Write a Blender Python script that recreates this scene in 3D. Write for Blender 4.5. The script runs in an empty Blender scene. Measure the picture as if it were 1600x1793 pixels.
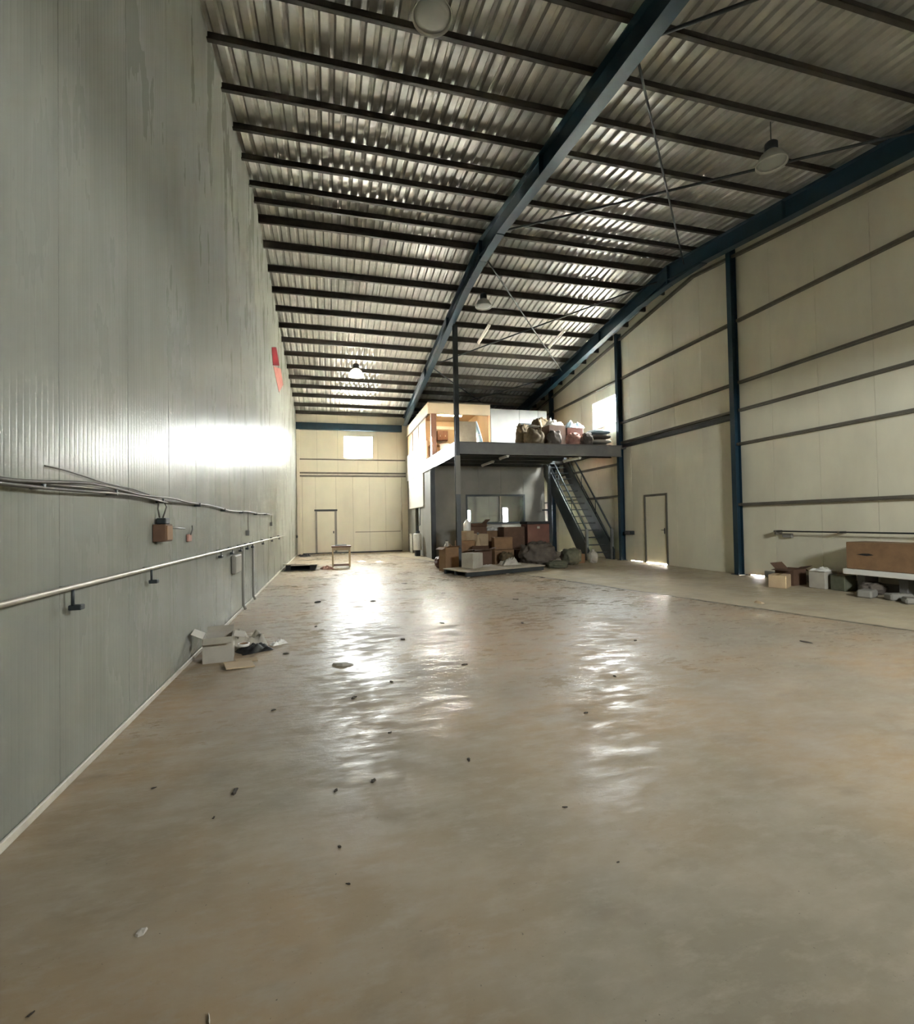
import bpy, bmesh, math, random
from mathutils import Vector, Matrix, noise, Euler

random.seed(7)
SC = bpy.context.scene
COL = SC.collection

# ------------------------------------------------------------------ camera
FPX = 849.51
cam_d = bpy.data.cameras.new('camera')
cam_d.sensor_fit = 'HORIZONTAL'
cam_d.sensor_width = 36.0
cam_d.lens = FPX / 1600.0 * 36.0
cam_d.clip_start = 0.05
cam_d.clip_end = 500
cam = bpy.data.objects.new('camera', cam_d)
COL.objects.link(cam)
yaw, pitch, roll = math.radians(14.8306), math.radians(1.074), math.radians(-1.0481)
fwd = Vector((math.sin(yaw) * math.cos(pitch), math.cos(yaw) * math.cos(pitch), math.sin(pitch)))
r0 = Vector((math.cos(yaw), -math.sin(yaw), 0))
u0 = r0.cross(fwd)
cr = r0 * math.cos(roll) + u0 * math.sin(roll)
cu = u0 * math.cos(roll) - r0 * math.sin(roll)
cam.matrix_world = Matrix(((cr.x, cu.x, -fwd.x, 0), (cr.y, cu.y, -fwd.y, 0), (cr.z, cu.z, -fwd.z, 1.5), (0, 0, 0, 1)))
SC.camera = cam

# ------------------------------------------------------------------ sky, sun, exposure
world = bpy.data.worlds.new('sky')
SC.world = world
world.use_nodes = True
bgn = world.node_tree.nodes['Background']
bgn.inputs[0].default_value = (1.0, 0.965, 0.90, 1)
bgn.inputs[1].default_value = 75.0

sun_d = bpy.data.lights.new('sun', 'SUN')
sun_d.energy = 600.0
sun_d.color = (1.0, 0.92, 0.80)
sun_d.angle = math.radians(1.0)
sun = bpy.data.objects.new('sun', sun_d)
COL.objects.link(sun)
sdir = Vector((1.0, -3.0, -0.5)).normalized()
sun.rotation_euler = sdir.to_track_quat('-Z', 'Y').to_euler()

# light portals: they only guide the sky's light through the window openings
def portal(name, loc, aim, sx, sy):
    d = bpy.data.lights.new(name, 'AREA')
    d.shape = 'RECTANGLE'
    d.size, d.size_y = sx, sy
    d.cycles.is_portal = True
    o = bpy.data.objects.new(name, d)
    o.location = loc
    o.rotation_euler = Vector(aim).to_track_quat('-Z', 'Z').to_euler()
    COL.objects.link(o)
portal('end_window_portal', (1.505, 25.22, 5.35), (0, -1, 0), 1.5, 1.2)
portal('side_window_portal', (10.40, 16.35, 5.55), (-1, 0, 0), 1.9, 1.15)
portal('fill_window_portal', (5.6, -2.16, 3.8), (0, 1, 0), 1.4, 1.0)

SC.view_settings.view_transform = 'Standard'
SC.view_settings.look = 'None'
SC.view_settings.gamma = 1.0
SC.view_settings.use_curve_mapping = False
SC.view_settings.exposure = 2.0
SC.cycles.max_bounces = 10
SC.cycles.diffuse_bounces = 6
SC.cycles.glossy_bounces = 5
SC.cycles.transparent_max_bounces = 12
SC.cycles.sample_clamp_indirect = 60.0
SC.cycles.caustics_reflective = False
SC.cycles.caustics_refractive = False

# ------------------------------------------------------------------ materials
MATS = {}
def mat(name, c1, c2=None, rough=0.6, metal=0.0, scale=3.0, stretch=(1, 1, 1), contrast=(0.35, 0.7), bump=0.0,
        bscale=30.0, rough2=None, spec=0.5, emit=None, estr=0.0, detail=5.0):
    if name in MATS:
        return MATS[name]
    m = bpy.data.materials.new(name)
    m.use_nodes = True
    nt = m.node_tree
    b = nt.nodes['Principled BSDF']
    b.inputs['Roughness'].default_value = rough
    b.inputs['Metallic'].default_value = metal
    b.inputs['Specular IOR Level'].default_value = spec
    b.inputs['Base Color'].default_value = (*c1, 1)
    tc = nt.nodes.new('ShaderNodeNewGeometry')
    mp = nt.nodes.new('ShaderNodeMapping')
    mp.inputs['Scale'].default_value = stretch
    nt.links.new(tc.outputs['Position'], mp.inputs['Vector'])
    if c2 is not None:
        n = nt.nodes.new('ShaderNodeTexNoise')
        n.inputs['Scale'].default_value = scale
        n.inputs['Detail'].default_value = detail
        n.inputs['Roughness'].default_value = 0.6
        nt.links.new(mp.outputs[0], n.inputs['Vector'])
        rmp = nt.nodes.new('ShaderNodeMapRange')
        rmp.inputs['From Min'].default_value = contrast[0]
        rmp.inputs['From Max'].default_value = contrast[1]
        nt.links.new(n.outputs['Fac'], rmp.inputs['Value'])
        mx = nt.nodes.new('ShaderNodeMix')
        mx.data_type = 'RGBA'
        mx.inputs[6].default_value = (*c1, 1)
        mx.inputs[7].default_value = (*c2, 1)
        nt.links.new(rmp.outputs[0], mx.inputs[0])
        nt.links.new(mx.outputs[2], b.inputs['Base Color'])
        if rough2 is not None:
            r2 = nt.nodes.new('ShaderNodeMapRange')
            r2.inputs['To Min'].default_value = rough
            r2.inputs['To Max'].default_value = rough2
            nt.links.new(rmp.outputs[0], r2.inputs['Value'])
            nt.links.new(r2.outputs[0], b.inputs['Roughness'])
    if bump:
        n2 = nt.nodes.new('ShaderNodeTexNoise')
        n2.inputs['Scale'].default_value = bscale
        n2.inputs['Detail'].default_value = 4
        nt.links.new(mp.outputs[0], n2.inputs['Vector'])
        bp = nt.nodes.new('ShaderNodeBump')
        bp.inputs['Strength'].default_value = bump
        bp.inputs['Distance'].default_value = 0.02
        nt.links.new(n2.outputs['Fac'], bp.inputs['Height'])
        nt.links.new(bp.outputs[0], b.inputs['Normal'])
    if emit is not None:
        b.inputs['Emission Color'].default_value = (*emit, 1)
        b.inputs['Emission Strength'].default_value = estr
    MATS[name] = m
    return m

M_LEFT = mat('left_panel_paint', (0.24, 0.243, 0.215), (0.19, 0.19, 0.162), rough=0.27, rough2=0.36, spec=0.015, scale=2.2, stretch=(1, 1, 0.22),
             contrast=(0.42, 0.85), bump=0.03, bscale=5.0)
M_RIGHT = mat('right_panel_paint', (0.74, 0.695, 0.545), (0.62, 0.58, 0.455), rough=0.62, scale=0.9, stretch=(1, 1, 0.4),
              contrast=(0.35, 0.75), bump=0.05, bscale=4.0)
M_END = mat('end_panel_paint', (0.66, 0.61, 0.48), (0.58, 0.535, 0.425), rough=0.5, scale=0.9, stretch=(1, 1, 0.4))
M_ROOF = mat('galvanised_roof_sheet', (0.39, 0.38, 0.35), (0.30, 0.29, 0.265), rough=0.34, rough2=0.48, metal=0.22, scale=2.5)
M_PURLIN = mat('purlin_steel', (0.055, 0.048, 0.038), (0.035, 0.031, 0.026), rough=0.55, metal=0.3, scale=4)
M_BLUE = mat('blue_steel_paint', (0.006, 0.030, 0.050), (0.005, 0.022, 0.036), rough=0.42, scale=3)
M_DARK = mat('dark_steel_paint', (0.022, 0.030, 0.034), (0.014, 0.018, 0.02), rough=0.5, scale=3)
M_GREYST = mat('grey_steel_paint', (0.16, 0.155, 0.145), (0.12, 0.115, 0.11), rough=0.55, scale=3)
M_GIRT = mat('girt_steel', (0.14, 0.125, 0.095), (0.10, 0.09, 0.07), rough=0.6, scale=4)
M_WHITE = mat('white_paint', (0.72, 0.70, 0.64), (0.62, 0.60, 0.54), rough=0.55, scale=1.5)
M_CREAM = mat('cream_paint', (0.50, 0.41, 0.28), (0.44, 0.36, 0.25), rough=0.6, scale=1.5)
M_PEACH = mat('peach_paint', (0.46, 0.27, 0.13), (0.40, 0.235, 0.11), rough=0.6, scale=1.5)
M_PART = mat('pale_grey_board', (0.36, 0.365, 0.35), (0.31, 0.315, 0.30), rough=0.6, scale=1.5)
M_DGREY = mat('dark_shade_grey', (0.13, 0.125, 0.115), (0.10, 0.097, 0.09), rough=0.8, scale=1.5)  # dark tone for the added baffle and lining that shade the lower room
M_BROWNW = mat('brown_wood', (0.15, 0.065, 0.035), (0.095, 0.04, 0.022), rough=0.5, scale=4, stretch=(1, 1, 0.15))
M_DECK = mat('deck_steel_grey', (0.085, 0.08, 0.072), (0.06, 0.056, 0.05), rough=0.6, scale=2)
M_GREYWALL = mat('grey_plaster', (0.25, 0.235, 0.205), (0.20, 0.19, 0.165), rough=0.7, scale=1.2)
M_CARD = mat('cardboard', (0.26, 0.15, 0.075), (0.20, 0.115, 0.058), rough=0.8, scale=5)
M_CARDL = mat('pale_cardboard', (0.44, 0.33, 0.21), (0.36, 0.27, 0.17), rough=0.8, scale=5)
M_CARDD = mat('dark_cardboard', (0.125, 0.068, 0.04), (0.09, 0.048, 0.028), rough=0.8, scale=5)
M_REDBR = mat('red_brown_veneer', (0.16, 0.055, 0.035), (0.11, 0.038, 0.025), rough=0.5, scale=3)
M_CARDG = mat('grey_cardboard', (0.42, 0.39, 0.33), (0.33, 0.30, 0.25), rough=0.75, scale=4)
M_TAPE = mat('packing_tape', (0.40, 0.29, 0.16), rough=0.25)
M_PLWH = mat('white_plastic', (0.75, 0.73, 0.68), rough=0.35)
M_PLBL = mat('pale_blue_plastic_sheet', (0.36, 0.52, 0.62), (0.55, 0.66, 0.72), rough=0.28, scale=6)
M_BLACK = mat('black_rubber', (0.012, 0.012, 0.012), rough=0.7)
M_FABRIC = mat('grey_brown_fabric', (0.09, 0.073, 0.06), (0.14, 0.115, 0.09), rough=0.9, scale=7)
M_CLOTHW = mat('white_cloth', (0.60, 0.56, 0.49), (0.45, 0.41, 0.35), rough=0.9, scale=8)
M_GREEN = mat('grey_green_sack', (0.09, 0.095, 0.06), (0.13, 0.125, 0.085), rough=0.85, scale=7)
M_PINK = mat('faded_pink_fabric', (0.36, 0.19, 0.15), (0.27, 0.14, 0.11), rough=0.85, scale=7)
M_OLIVE = mat('olive_brown_sack', (0.14, 0.10, 0.05), (0.09, 0.065, 0.035), rough=0.85, scale=7)
M_PLY = mat('dusty_plywood', (0.40, 0.34, 0.26), (0.30, 0.25, 0.19), rough=0.8, scale=3)
M_PIPE = mat('galvanised_pipe', (0.40, 0.37, 0.31), (0.30, 0.27, 0.23), rough=0.45, metal=0.35, scale=5)
M_CABLE = mat('dusty_black_cable', (0.075, 0.066, 0.052), (0.045, 0.04, 0.033), rough=0.6, scale=12)
M_RED = mat('red_paint', (0.17, 0.010, 0.014), (0.13, 0.008, 0.011), rough=0.8, scale=3, spec=0.02)
M_REDP = mat('faded_red_paint', (0.28, 0.09, 0.075), (0.34, 0.17, 0.14), rough=0.8, scale=3, spec=0.02)
M_LAMPSH = mat('acrylic_reflector', (0.46, 0.46, 0.42), (0.38, 0.38, 0.34), rough=0.35, scale=4)
M_LAMPON = mat('lit_lamp_glass', (0.9, 0.87, 0.78), rough=0.4, emit=(1.0, 0.86, 0.62), estr=7.0)
M_LAMPSHON = mat('glowing_acrylic_reflector', (0.6, 0.58, 0.5), rough=0.4, emit=(1.0, 0.86, 0.62), estr=1.5)
M_LAMPOFF = mat('dull_lamp_glass', (0.30, 0.31, 0.29), rough=0.3)
M_TUBE = mat('tube_light_plastic', (0.66, 0.64, 0.58), rough=0.4)
M_OFFLAMP = mat('lit_office_lamp', (0.9, 0.87, 0.78), rough=0.4, emit=(1.0, 0.72, 0.42), estr=40.0)
M_LEAF = mat('dark_scrap', (0.035, 0.028, 0.02), (0.06, 0.045, 0.03), rough=0.8, scale=20)
M_PALE = mat('pale_scrap', (0.50, 0.46, 0.40), rough=0.7)
M_GROUND = mat('pale_bounce_ground', (0.55, 0.52, 0.46), (0.46, 0.43, 0.38), rough=0.8, scale=0.5)
M_GROUNDDK = mat('low_bounce_ground', (0.06, 0.06, 0.058), (0.045, 0.045, 0.043), rough=0.9, scale=0.5)
M_SKIRT = mat('skirting_mortar', (0.56, 0.53, 0.46), (0.44, 0.41, 0.35), rough=0.6, scale=6)

def glass_mat():
    m = bpy.data.materials.new('window_pane')
    m.use_nodes = True
    nt = m.node_tree
    nt.nodes.clear()
    out = nt.nodes.new('ShaderNodeOutputMaterial')
    mx = nt.nodes.new('ShaderNodeMixShader')
    tr = nt.nodes.new('ShaderNodeBsdfTransparent')
    tr.inputs[0].default_value = (0.93, 0.97, 1, 1)
    gl = nt.nodes.new('ShaderNodeBsdfGlossy')
    gl.inputs['Roughness'].default_value = 0.05
    mx.inputs[0].default_value = 0.06
    nt.links.new(tr.outputs[0], mx.inputs[1])
    nt.links.new(gl.outputs[0], mx.inputs[2])
    nt.links.new(mx.outputs[0], out.inputs[0])
    return m
M_GLASS = glass_mat()

def floor_mat():
    m = bpy.data.materials.new('worn_concrete')
    m.use_nodes = True
    nt = m.node_tree
    b = nt.nodes['Principled BSDF']
    N, L = nt.nodes.new, nt.links.new
    geo = N('ShaderNodeNewGeometry')
    def nz(scale, detail=5, stretch=(1, 1, 1), rough=0.6, off=0.0):
        mp = N('ShaderNodeMapping')
        mp.inputs['Scale'].default_value = stretch
        mp.inputs['Location'].default_value = (off, off * 0.7, 0)
        L(geo.outputs['Position'], mp.inputs['Vector'])
        n = N('ShaderNodeTexNoise')
        n.inputs['Scale'].default_value = scale
        n.inputs['Detail'].default_value = detail
        n.inputs['Roughness'].default_value = rough
        L(mp.outputs[0], n.inputs['Vector'])
        return n.outputs['Fac']
    def rng(v, a, bb, c=0.0, d=1.0):
        r = N('ShaderNodeMapRange')
        r.inputs['From Min'].default_value = a
        r.inputs['From Max'].default_value = bb
        r.inputs['To Min'].default_value = c
        r.inputs['To Max'].default_value = d
        L(v, r.inputs['Value'])
        return r.outputs[0]
    def mixc(f, a, c):
        x = N('ShaderNodeMix')
        x.data_type = 'RGBA'
        L(f, x.inputs[0])
        for i, v in ((6, a), (7, c)):
            if isinstance(v, tuple):
                x.inputs[i].default_value = (*v, 1)
            else:
                L(v, x.inputs[i])
        return x.outputs[2]
    def math_(op, a, c):
        x = N('ShaderNodeMath')
        x.operation = op
        for i, v in ((0, a), (1, c)):
            if isinstance(v, (int, float)):
                x.inputs[i].default_value = v
            else:
                L(v, x.inputs[i])
        return x.outputs[0]
    big = rng(nz(0.45, 3, off=3.0), 0.40, 0.60)
    base = mixc(big, (0.35, 0.258, 0.165), (0.275, 0.235, 0.175))
    mid = rng(nz(2.3, 6, (0.8, 1.2, 1)), 0.42, 0.78)
    base = mixc(mid, base, (0.38, 0.325, 0.255))
    drk = rng(nz(3.1, 6, (0.8, 1.3, 1), off=9.0), 0.55, 0.85)
    base = mixc(drk, base, (0.235, 0.19, 0.14))
    base = mixc(rng(nz(9.0, 7, (0.6, 1.4, 1), rough=0.7, off=1.0), 0.50, 0.75), base, (0.37, 0.31, 0.24))
    spk = rng(nz(60, 2), 0.70, 0.80)
    base = mixc(spk, base, (0.12, 0.10, 0.08))
    # dusty strip of slab along the right wall, beyond the old cut line x = 8.3 - 0.252 y
    sep = N('ShaderNodeSeparateXYZ')
    L(geo.outputs['Position'], sep.inputs[0])
    line = math_('ADD', sep.outputs[0], math_('MULTIPLY', sep.outputs[1], 0.252))
    line = math_('ADD', line, math_('MULTIPLY', nz(1.5, 3), 0.25))
    strip = rng(line, 8.40, 8.50)
    dust = mixc(rng(nz(1.2, 5, off=4.0), 0.35, 0.7), (0.45, 0.385, 0.275), (0.33, 0.28, 0.20))
    base = mixc(strip, base, dust)
    groove = math_('MULTIPLY', rng(line, 8.33, 8.38), rng(line, 8.47, 8.42))
    base = mixc(groove, base, (0.11, 0.095, 0.07))
    L(base, b.inputs['Base Color'])
    rip = nz(7.0, 4, (0.45, 1.5, 1), off=2.0)
    fleck = nz(5.5, 9, (0.6, 1.4, 1), rough=0.72, off=6.0)
    worn = nz(0.9, 3, off=12.0)
    rgh = rng(math_('ADD', math_('MULTIPLY', fleck, 0.7), math_('MULTIPLY', worn, 0.3)), 0.43, 0.58, 0.15, 0.62)
    near = rng(sep.outputs[1], 1.0, 8.0, 0.20, 0.0)
    rgh = math_('ADD', rgh, near)
    rgh = math_('ADD', rgh, math_('MULTIPLY', strip, 0.3))
    L(rgh, b.inputs['Roughness'])
    b.inputs['Specular IOR Level'].default_value = 0.15
    bp = N('ShaderNodeBump')
    bp.inputs['Strength'].default_value = 0.5
    bp.inputs['Distance'].default_value = 0.016
    rip = math_('ADD', rip, math_('MULTIPLY', nz(24.0, 5, (0.6, 1.4, 1), off=7.0), 0.35))
    L(math_('MULTIPLY', rip, rng(sep.outputs[1], 2.0, 5.5, 0.15, 1.0)), bp.inputs['Height'])
    bp2 = N('ShaderNodeBump')
    bp2.inputs['Strength'].default_value = 0.12
    bp2.inputs['Distance'].default_value = 0.004
    L(nz(45, 4), bp2.inputs['Height'])
    L(bp.outputs[0], bp2.inputs['Normal'])
    L(bp2.outputs[0], b.inputs['Normal'])
    return m
M_FLOOR = floor_mat()

# ------------------------------------------------------------------ mesh helpers (world coordinates in, object origin at base out)
class MB:
    def __init__(s):
        s.v, s.f, s.sm = [], [], []
    def add(s, vs, fs, smooth=False):
        o = len(s.v)
        s.v += [Vector(p) for p in vs]
        s.f += [tuple(i + o for i in f) for f in fs]
        s.sm += [smooth] * len(fs)
        return s
    def box(s, lo, hi, rot=None, ch=0.0):
        """axis box lo..hi, optionally chamfered and turned by Euler rot about its centre"""
        lo, hi = Vector(lo), Vector(hi)
        c, h = (lo + hi) / 2, (hi - lo) / 2
        if ch > 0:
            bm = bmesh.new()
            bmesh.ops.create_cube(bm, size=1.0)
            for q in bm.verts:
                q.co = Vector((q.co.x * 2 * h.x, q.co.y * 2 * h.y, q.co.z * 2 * h.z))
            bmesh.ops.bevel(bm, geom=bm.edges[:], offset=ch, segments=1, affect='EDGES')
            vs = [q.co.copy() for q in bm.verts]
            bm.verts.index_update()
            fs = [tuple(q.index for q in f.verts) for f in bm.faces]
            bm.free()
        else:
            vs = [Vector((x * h.x, y * h.y, z * h.z)) for x in (-1, 1) for y in (-1, 1) for z in (-1, 1)]
            fs = [(0, 1, 3, 2), (4, 6, 7, 5), (0, 4, 5, 1), (2, 3, 7, 6), (0, 2, 6, 4), (1, 5, 7, 3)]
        if rot is not None:
            R = Euler(rot).to_matrix()
            vs = [R @ p for p in vs]
        return s.add([p + c for p in vs], fs)
    def bar(s, a, b, w, h, up=(0, 0, 1)):
        """rectangular bar from a to b, width w (sideways), height h (along up)"""
        a, b = Vector(a), Vector(b)
        d = (b - a).normalized()
        sd = d.cross(Vector(up)).normalized()
        u = sd.cross(d)
        vs = []
        for p in (a, b):
            for i, j in ((-1, -1), (1, -1), (1, 1), (-1, 1)):
                vs.append(p + sd * (w / 2 * i) + u * (h / 2 * j))
        return s.add(vs, [(0, 1, 2, 3), (7, 6, 5, 4), (0, 4, 5, 1), (1, 5, 6, 2), (2, 6, 7, 3), (3, 7, 4, 0)])
    def tube(s, pts, r, n=8, r2=None):
        pts = [Vector(p) for p in pts]
        vs, fs = [], []
        m = len(pts)
        prev = None
        for k, p in enumerate(pts):
            d = (pts[min(k + 1, m - 1)] - pts[max(k - 1, 0)]).normalized()
            ref = Vector((0, 0, 1)) if abs(d.z) < 0.9 else Vector((1, 0, 0))
            if prev is None:
                sd = d.cross(ref).normalized()
            else:
                sd = (prev - d * prev.dot(d)).normalized()
            prev = sd
            u = sd.cross(d)
            rr = r if r2 is None else r + (r2 - r) * k / (m - 1)
            for i in range(n):
                a = 2 * math.pi * i / n
                vs.append(p + sd * (rr * math.cos(a)) + u * (rr * math.sin(a)))
        for k in range(m - 1):
            for i in range(n):
                j = (i + 1) % n
                fs.append((k * n + i, k * n + j, k * n + n + j, k * n + n + i))
        s.add(vs, fs, True)
        o = len(s.v) - len(vs)
        s.f += [tuple(o + i for i in range(n - 1, -1, -1)), tuple(o + (m - 1) * n + i for i in range(n))]
        s.sm += [False, False]
        return s
    def lathe(s, c, prof, n=24, closed=False):
        c = Vector(c)
        vs, fs = [], []
        for (r, z) in prof:
            for i in range(n):
                a = 2 * math.pi * i / n
                vs.append(c + Vector((r * math.cos(a), r * math.sin(a), z)))
        m = len(prof)
        for k in range(m if closed else m - 1):
            k2 = (k + 1) % m
            for i in range(n):
                j = (i + 1) % n
                fs.append((k * n + i, k * n + j, k2 * n + j, k2 * n + i))
        return s.add(vs, fs, True)
    def extr(s, poly, vec):
        """closed polygon (list of points) extruded by vec"""
        n = len(poly)
        poly = [Vector(p) for p in poly]
        vec = Vector(vec)
        vs = poly + [p + vec for p in poly]
        fs = [tuple(range(n - 1, -1, -1)), tuple(range(n, 2 * n))] + [(i, (i + 1) % n, (i + 1) % n + n, i + n) for i in range(n)]
        return s.add(vs, fs)
    def build(s, name, m, parent=None, base=None):
        org = Vector((0, 0, 0))
        if parent is not None:
            org = world_loc(parent)
        elif base is not None:
            org = Vector(base)
        else:
            xs = [p.x for p in s.v]; ys = [p.y for p in s.v]; zs = [p.z for p in s.v]
            org = Vector(((min(xs) + max(xs)) / 2, (min(ys) + max(ys)) / 2, min(zs)))
        me = bpy.data.meshes.new(name)
        me.from_pydata([p - org for p in s.v], [], s.f)
        me.polygons.foreach_set('use_smooth', s.sm)
        bm = bmesh.new()
        bm.from_mesh(me)
        bmesh.ops.recalc_face_normals(bm, faces=bm.faces[:])
        bm.to_mesh(me)
        bm.free()
        me.materials.append(m)
        o = bpy.data.objects.new(name, me)
        COL.objects.link(o)
        if parent is not None:
            o.parent = parent
        else:
            o.location = org
        return o

def world_loc(o):
    l = Vector((0, 0, 0))
    while o is not None:
        l += o.location
        o = o.parent
    return l

def tag(o, label, cat, group=None, kind=None):
    o['label'] = label
    o['category'] = cat
    if group: o['group'] = group
    if kind: o['kind'] = kind
    return o

def thing(name, loc, label, cat, group=None, kind=None):
    o = bpy.data.objects.new(name, None)
    o.empty_display_size = 0.1
    COL.objects.link(o)
    o.location = loc
    return tag(o, label, cat, group, kind)

def shared(name, src, parent, off):
    o = bpy.data.objects.new(name, src.data)
    COL.objects.link(o)
    o.parent = parent
    o.location = off
    return o

# ------------------------------------------------------------------ the hall
XL, XR, YN, YE = -1.5, 10.25, -2.0, 25.07
RIDGE, ZR, SL = 11.6, 8.70, 0.131
def zp(y):                       # height of the purlin axis
    return ZR - SL * abs(y - RIDGE)
PD = 0.15                        # purlin depth
def zroof(y):
    return zp(y) + PD / 2

# floor and ground
f = MB().add([(XL - 0.1, YN - 0.1, 0), (XR + 0.02, YN - 0.1, 0), (XR + 0.02, YE + 0.1, 0), (XL - 0.1, YE + 0.1, 0)], [(0, 1, 2, 3)])
f.add([(XL - 0.1, YN - 0.1, -0.05), (XR + 0.02, YN - 0.1, -0.05), (XR + 0.02, YE + 0.1, -0.05), (XL - 0.1, YE + 0.1, -0.05)], [(3, 2, 1, 0)])
tag(f.build('floor', M_FLOOR, base=(4, 11, 0)), 'worn grey brown concrete floor with shiny patches and dusty strip', 'floor', kind='structure')
g = MB().add([(-90, 10, -0.06), (100, 10, -0.06), (100, 120, -0.06), (-90, 120, -0.06)], [(0, 1, 2, 3)])  # outside ground toned pale to bounce light up through the end window
tag(g.build('ground_pale', M_GROUND, base=(0, 30, -0.06)), 'outside ground made pale to bounce light in past the end wall', 'ground', kind='structure')
g = MB().add([(-90, -90, -0.06), (100, -90, -0.06), (100, 10, -0.06), (-90, 10, -0.06)], [(0, 1, 2, 3)])  # unseen ground toned dark so little light bounces onto the near roof
tag(g.build('ground_dark', M_GROUNDDK, base=(0, -30, -0.06)), 'unseen ground behind the viewer made dark to cut bounce light', 'ground', kind='structure')

# left wall: ribbed sandwich panels, one metre wide, over a dark backing
wl = MB().box((XL - 0.16, YN, 0), (XL - 0.05, YE + 0.1, 6.6))
ys = [YN, RIDGE, YE + 0.1]
wl.extr([(XL - 0.16, YN, 6.6), (XL - 0.16, YE + 0.1, 6.6), (XL - 0.16, YE + 0.1, zroof(YE)), (XL - 0.16, RIDGE, zroof(RIDGE)), (XL - 0.16, YN, zroof(YN))], (0.11, 0, 0))
wall_left = tag(wl.build('wall_left', M_GREYWALL, base=(XL, 11, 0)), 'tall pale grey wall of ribbed sandwich panels with pipes', 'wall', kind='structure')
y = 0.29 - 3.0
while y < YE:
    y0, y1 = max(y + 0.0025, YN), min(y + 0.9975, YE)
    if y1 - y0 > 0.05:
        prof = []
        nrib = 18
        pit = 1.0 / nrib
        for k in range(nrib):
            a = y + k * pit
            for dy, dx in ((0.004, -0.0008), (0.010, 0.0), (pit - 0.010, 0.0), (pit - 0.004, -0.0008)):
                q = a + dy
                if y0 < q < y1:
                    prof.append((q, dx))
        prof = [(y0, -0.004)] + prof + [(y1, -0.004)]
        vs, fs = [], []
        for q, dx in prof:
            vs += [(XL + dx, q, 0), (XL + dx, q, zroof(q) + 0.0)]
        n = len(prof)
        for k in range(n - 1):
            fs.append((2 * k, 2 * k + 2, 2 * k + 3, 2 * k + 1))
        b0 = len(vs)
        vs += [(XL - 0.05, y0, 0), (XL - 0.05, y0, zroof(y0)), (XL - 0.05, y1, 0), (XL - 0.05, y1, zroof(y1))]
        fs += [(0, 1, b0 + 1, b0), (2 * n - 2, b0 + 2, b0 + 3, 2 * n - 1)]
        MB().add(vs, fs).build('wall_panel', M_LEFT, wall_left)
    y += 1.0
bs = MB().box((XL + 0.001, YN, 0.0), (XL + 0.022, YE, 0.05), ch=0.006)
tag(bs.build('baseboard_left', M_SKIRT), 'pale mortar skirting strip at foot of ribbed wall', 'baseboard', kind='structure')

# generic smooth panelled wall: vertical strips with recessed joints, openings cut out
def strips(axis, at, depth, spans, zlo, ztop, holes, m, parent, name='wall_panel'):
    """axis 'x': wall plane x=at, panels run along y; axis 'y': plane y=at, panels run along x. holes: (a0,a1,z0,z1)"""
    for (a0, a1) in spans:
        a0, a1 = a0 + 0.004, a1 - 0.004
        cuts = sorted(set([a0, a1] + [h for hh in holes for h in hh[:2] if a0 < h < a1] + ([RIDGE] if axis == 'x' and a0 < RIDGE < a1 else [])))
        mb = MB()
        for c0, c1 in zip(cuts[:-1], cuts[1:]):
            segs = [(zlo, None)]
            for h in holes:
                if h[0] <= c0 + 1e-6 and h[1] >= c1 - 1e-6:
                    new = []
                    for s0, s1 in segs:
                        hi = 99 if s1 is None else s1
                        if h[2] >= hi or h[3] <= s0:
                            new.append((s0, s1)); continue
                        if h[2] > s0 + 0.001: new.append((s0, h[2]))
                        if h[3] < hi - 0.001: new.append((h[3], s1))
                    segs = new
            for s0, s1 in segs:
                t0 = ztop(c0) if s1 is None else s1
                t1 = ztop(c1) if s1 is None else s1
                if axis == 'x':
                    mb.extr([(at, c0, s0), (at, c1, s0), (at, c1, t1), (at, c0, t0)], (depth, 0, 0))
                else:
                    mb.extr([(c0, at, s0), (c1, at, s0), (c1, at, t1), (c0, at, t0)], (0, depth, 0))
        if mb.v:
            mb.build(name, m, parent)

# right wall
RW = (15.42, 17.28, 5.0, 6.1)       # window y0 y1 z0 z1
RD = (12.98, 14.12, -0.02, 2.26)      # door
gaps = [RD, RW, (14.30, 14.95, -0.02, 0.02), (9.55, 9.95, -0.02, 0.03)]
wall_right = thing('wall_right', (XR, 11, 0), 'tall cream gable wall with horizontal rails and dark columns', 'wall', kind='structure')
strips('x', XR, 0.10, [(YN + k * 1.12, min(YN + (k + 1) * 1.12, YE)) for k in range(25) if YN + k * 1.12 < YE], 0.0, zroof, gaps, M_RIGHT, wall_right)
bk = MB()
# joint backing set behind the panels, with the same openings
for (c0, c1, segs) in [(YN, 9.55, [(0, None)]), (9.55, 9.95, [(0.03, None)]), (9.95, 12.98, [(0, None)]), (12.98, 14.12, [(2.26, None)]), (14.12, 14.30, [(0, None)]),
                       (14.30, 14.95, [(0.02, None)]), (14.95, 15.42, [(0, None)]), (15.42, 17.28, [(0, 5.0), (6.1, None)]), (17.28, YE, [(0, None)])]:
    for s0, s1 in segs:
        t0 = zroof(c0) if s1 is None else s1
        t1 = zroof(c1) if s1 is None else s1
        if c0 < RIDGE < c1 and s1 is None:
            bk.extr([(XR + 0.06, c0, s0), (XR + 0.06, c1, s0), (XR + 0.06, c1, t1), (XR + 0.06, RIDGE, zroof(RIDGE)), (XR + 0.06, c0, t0)], (0.03, 0, 0))
        else:
            bk.extr([(XR + 0.06, c0, s0), (XR + 0.06, c1, s0), (XR + 0.06, c1, t1), (XR + 0.06, c0, t0)], (0.03, 0, 0))
bk.build('joint_backing', M_GIRT, wall_right)
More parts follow.
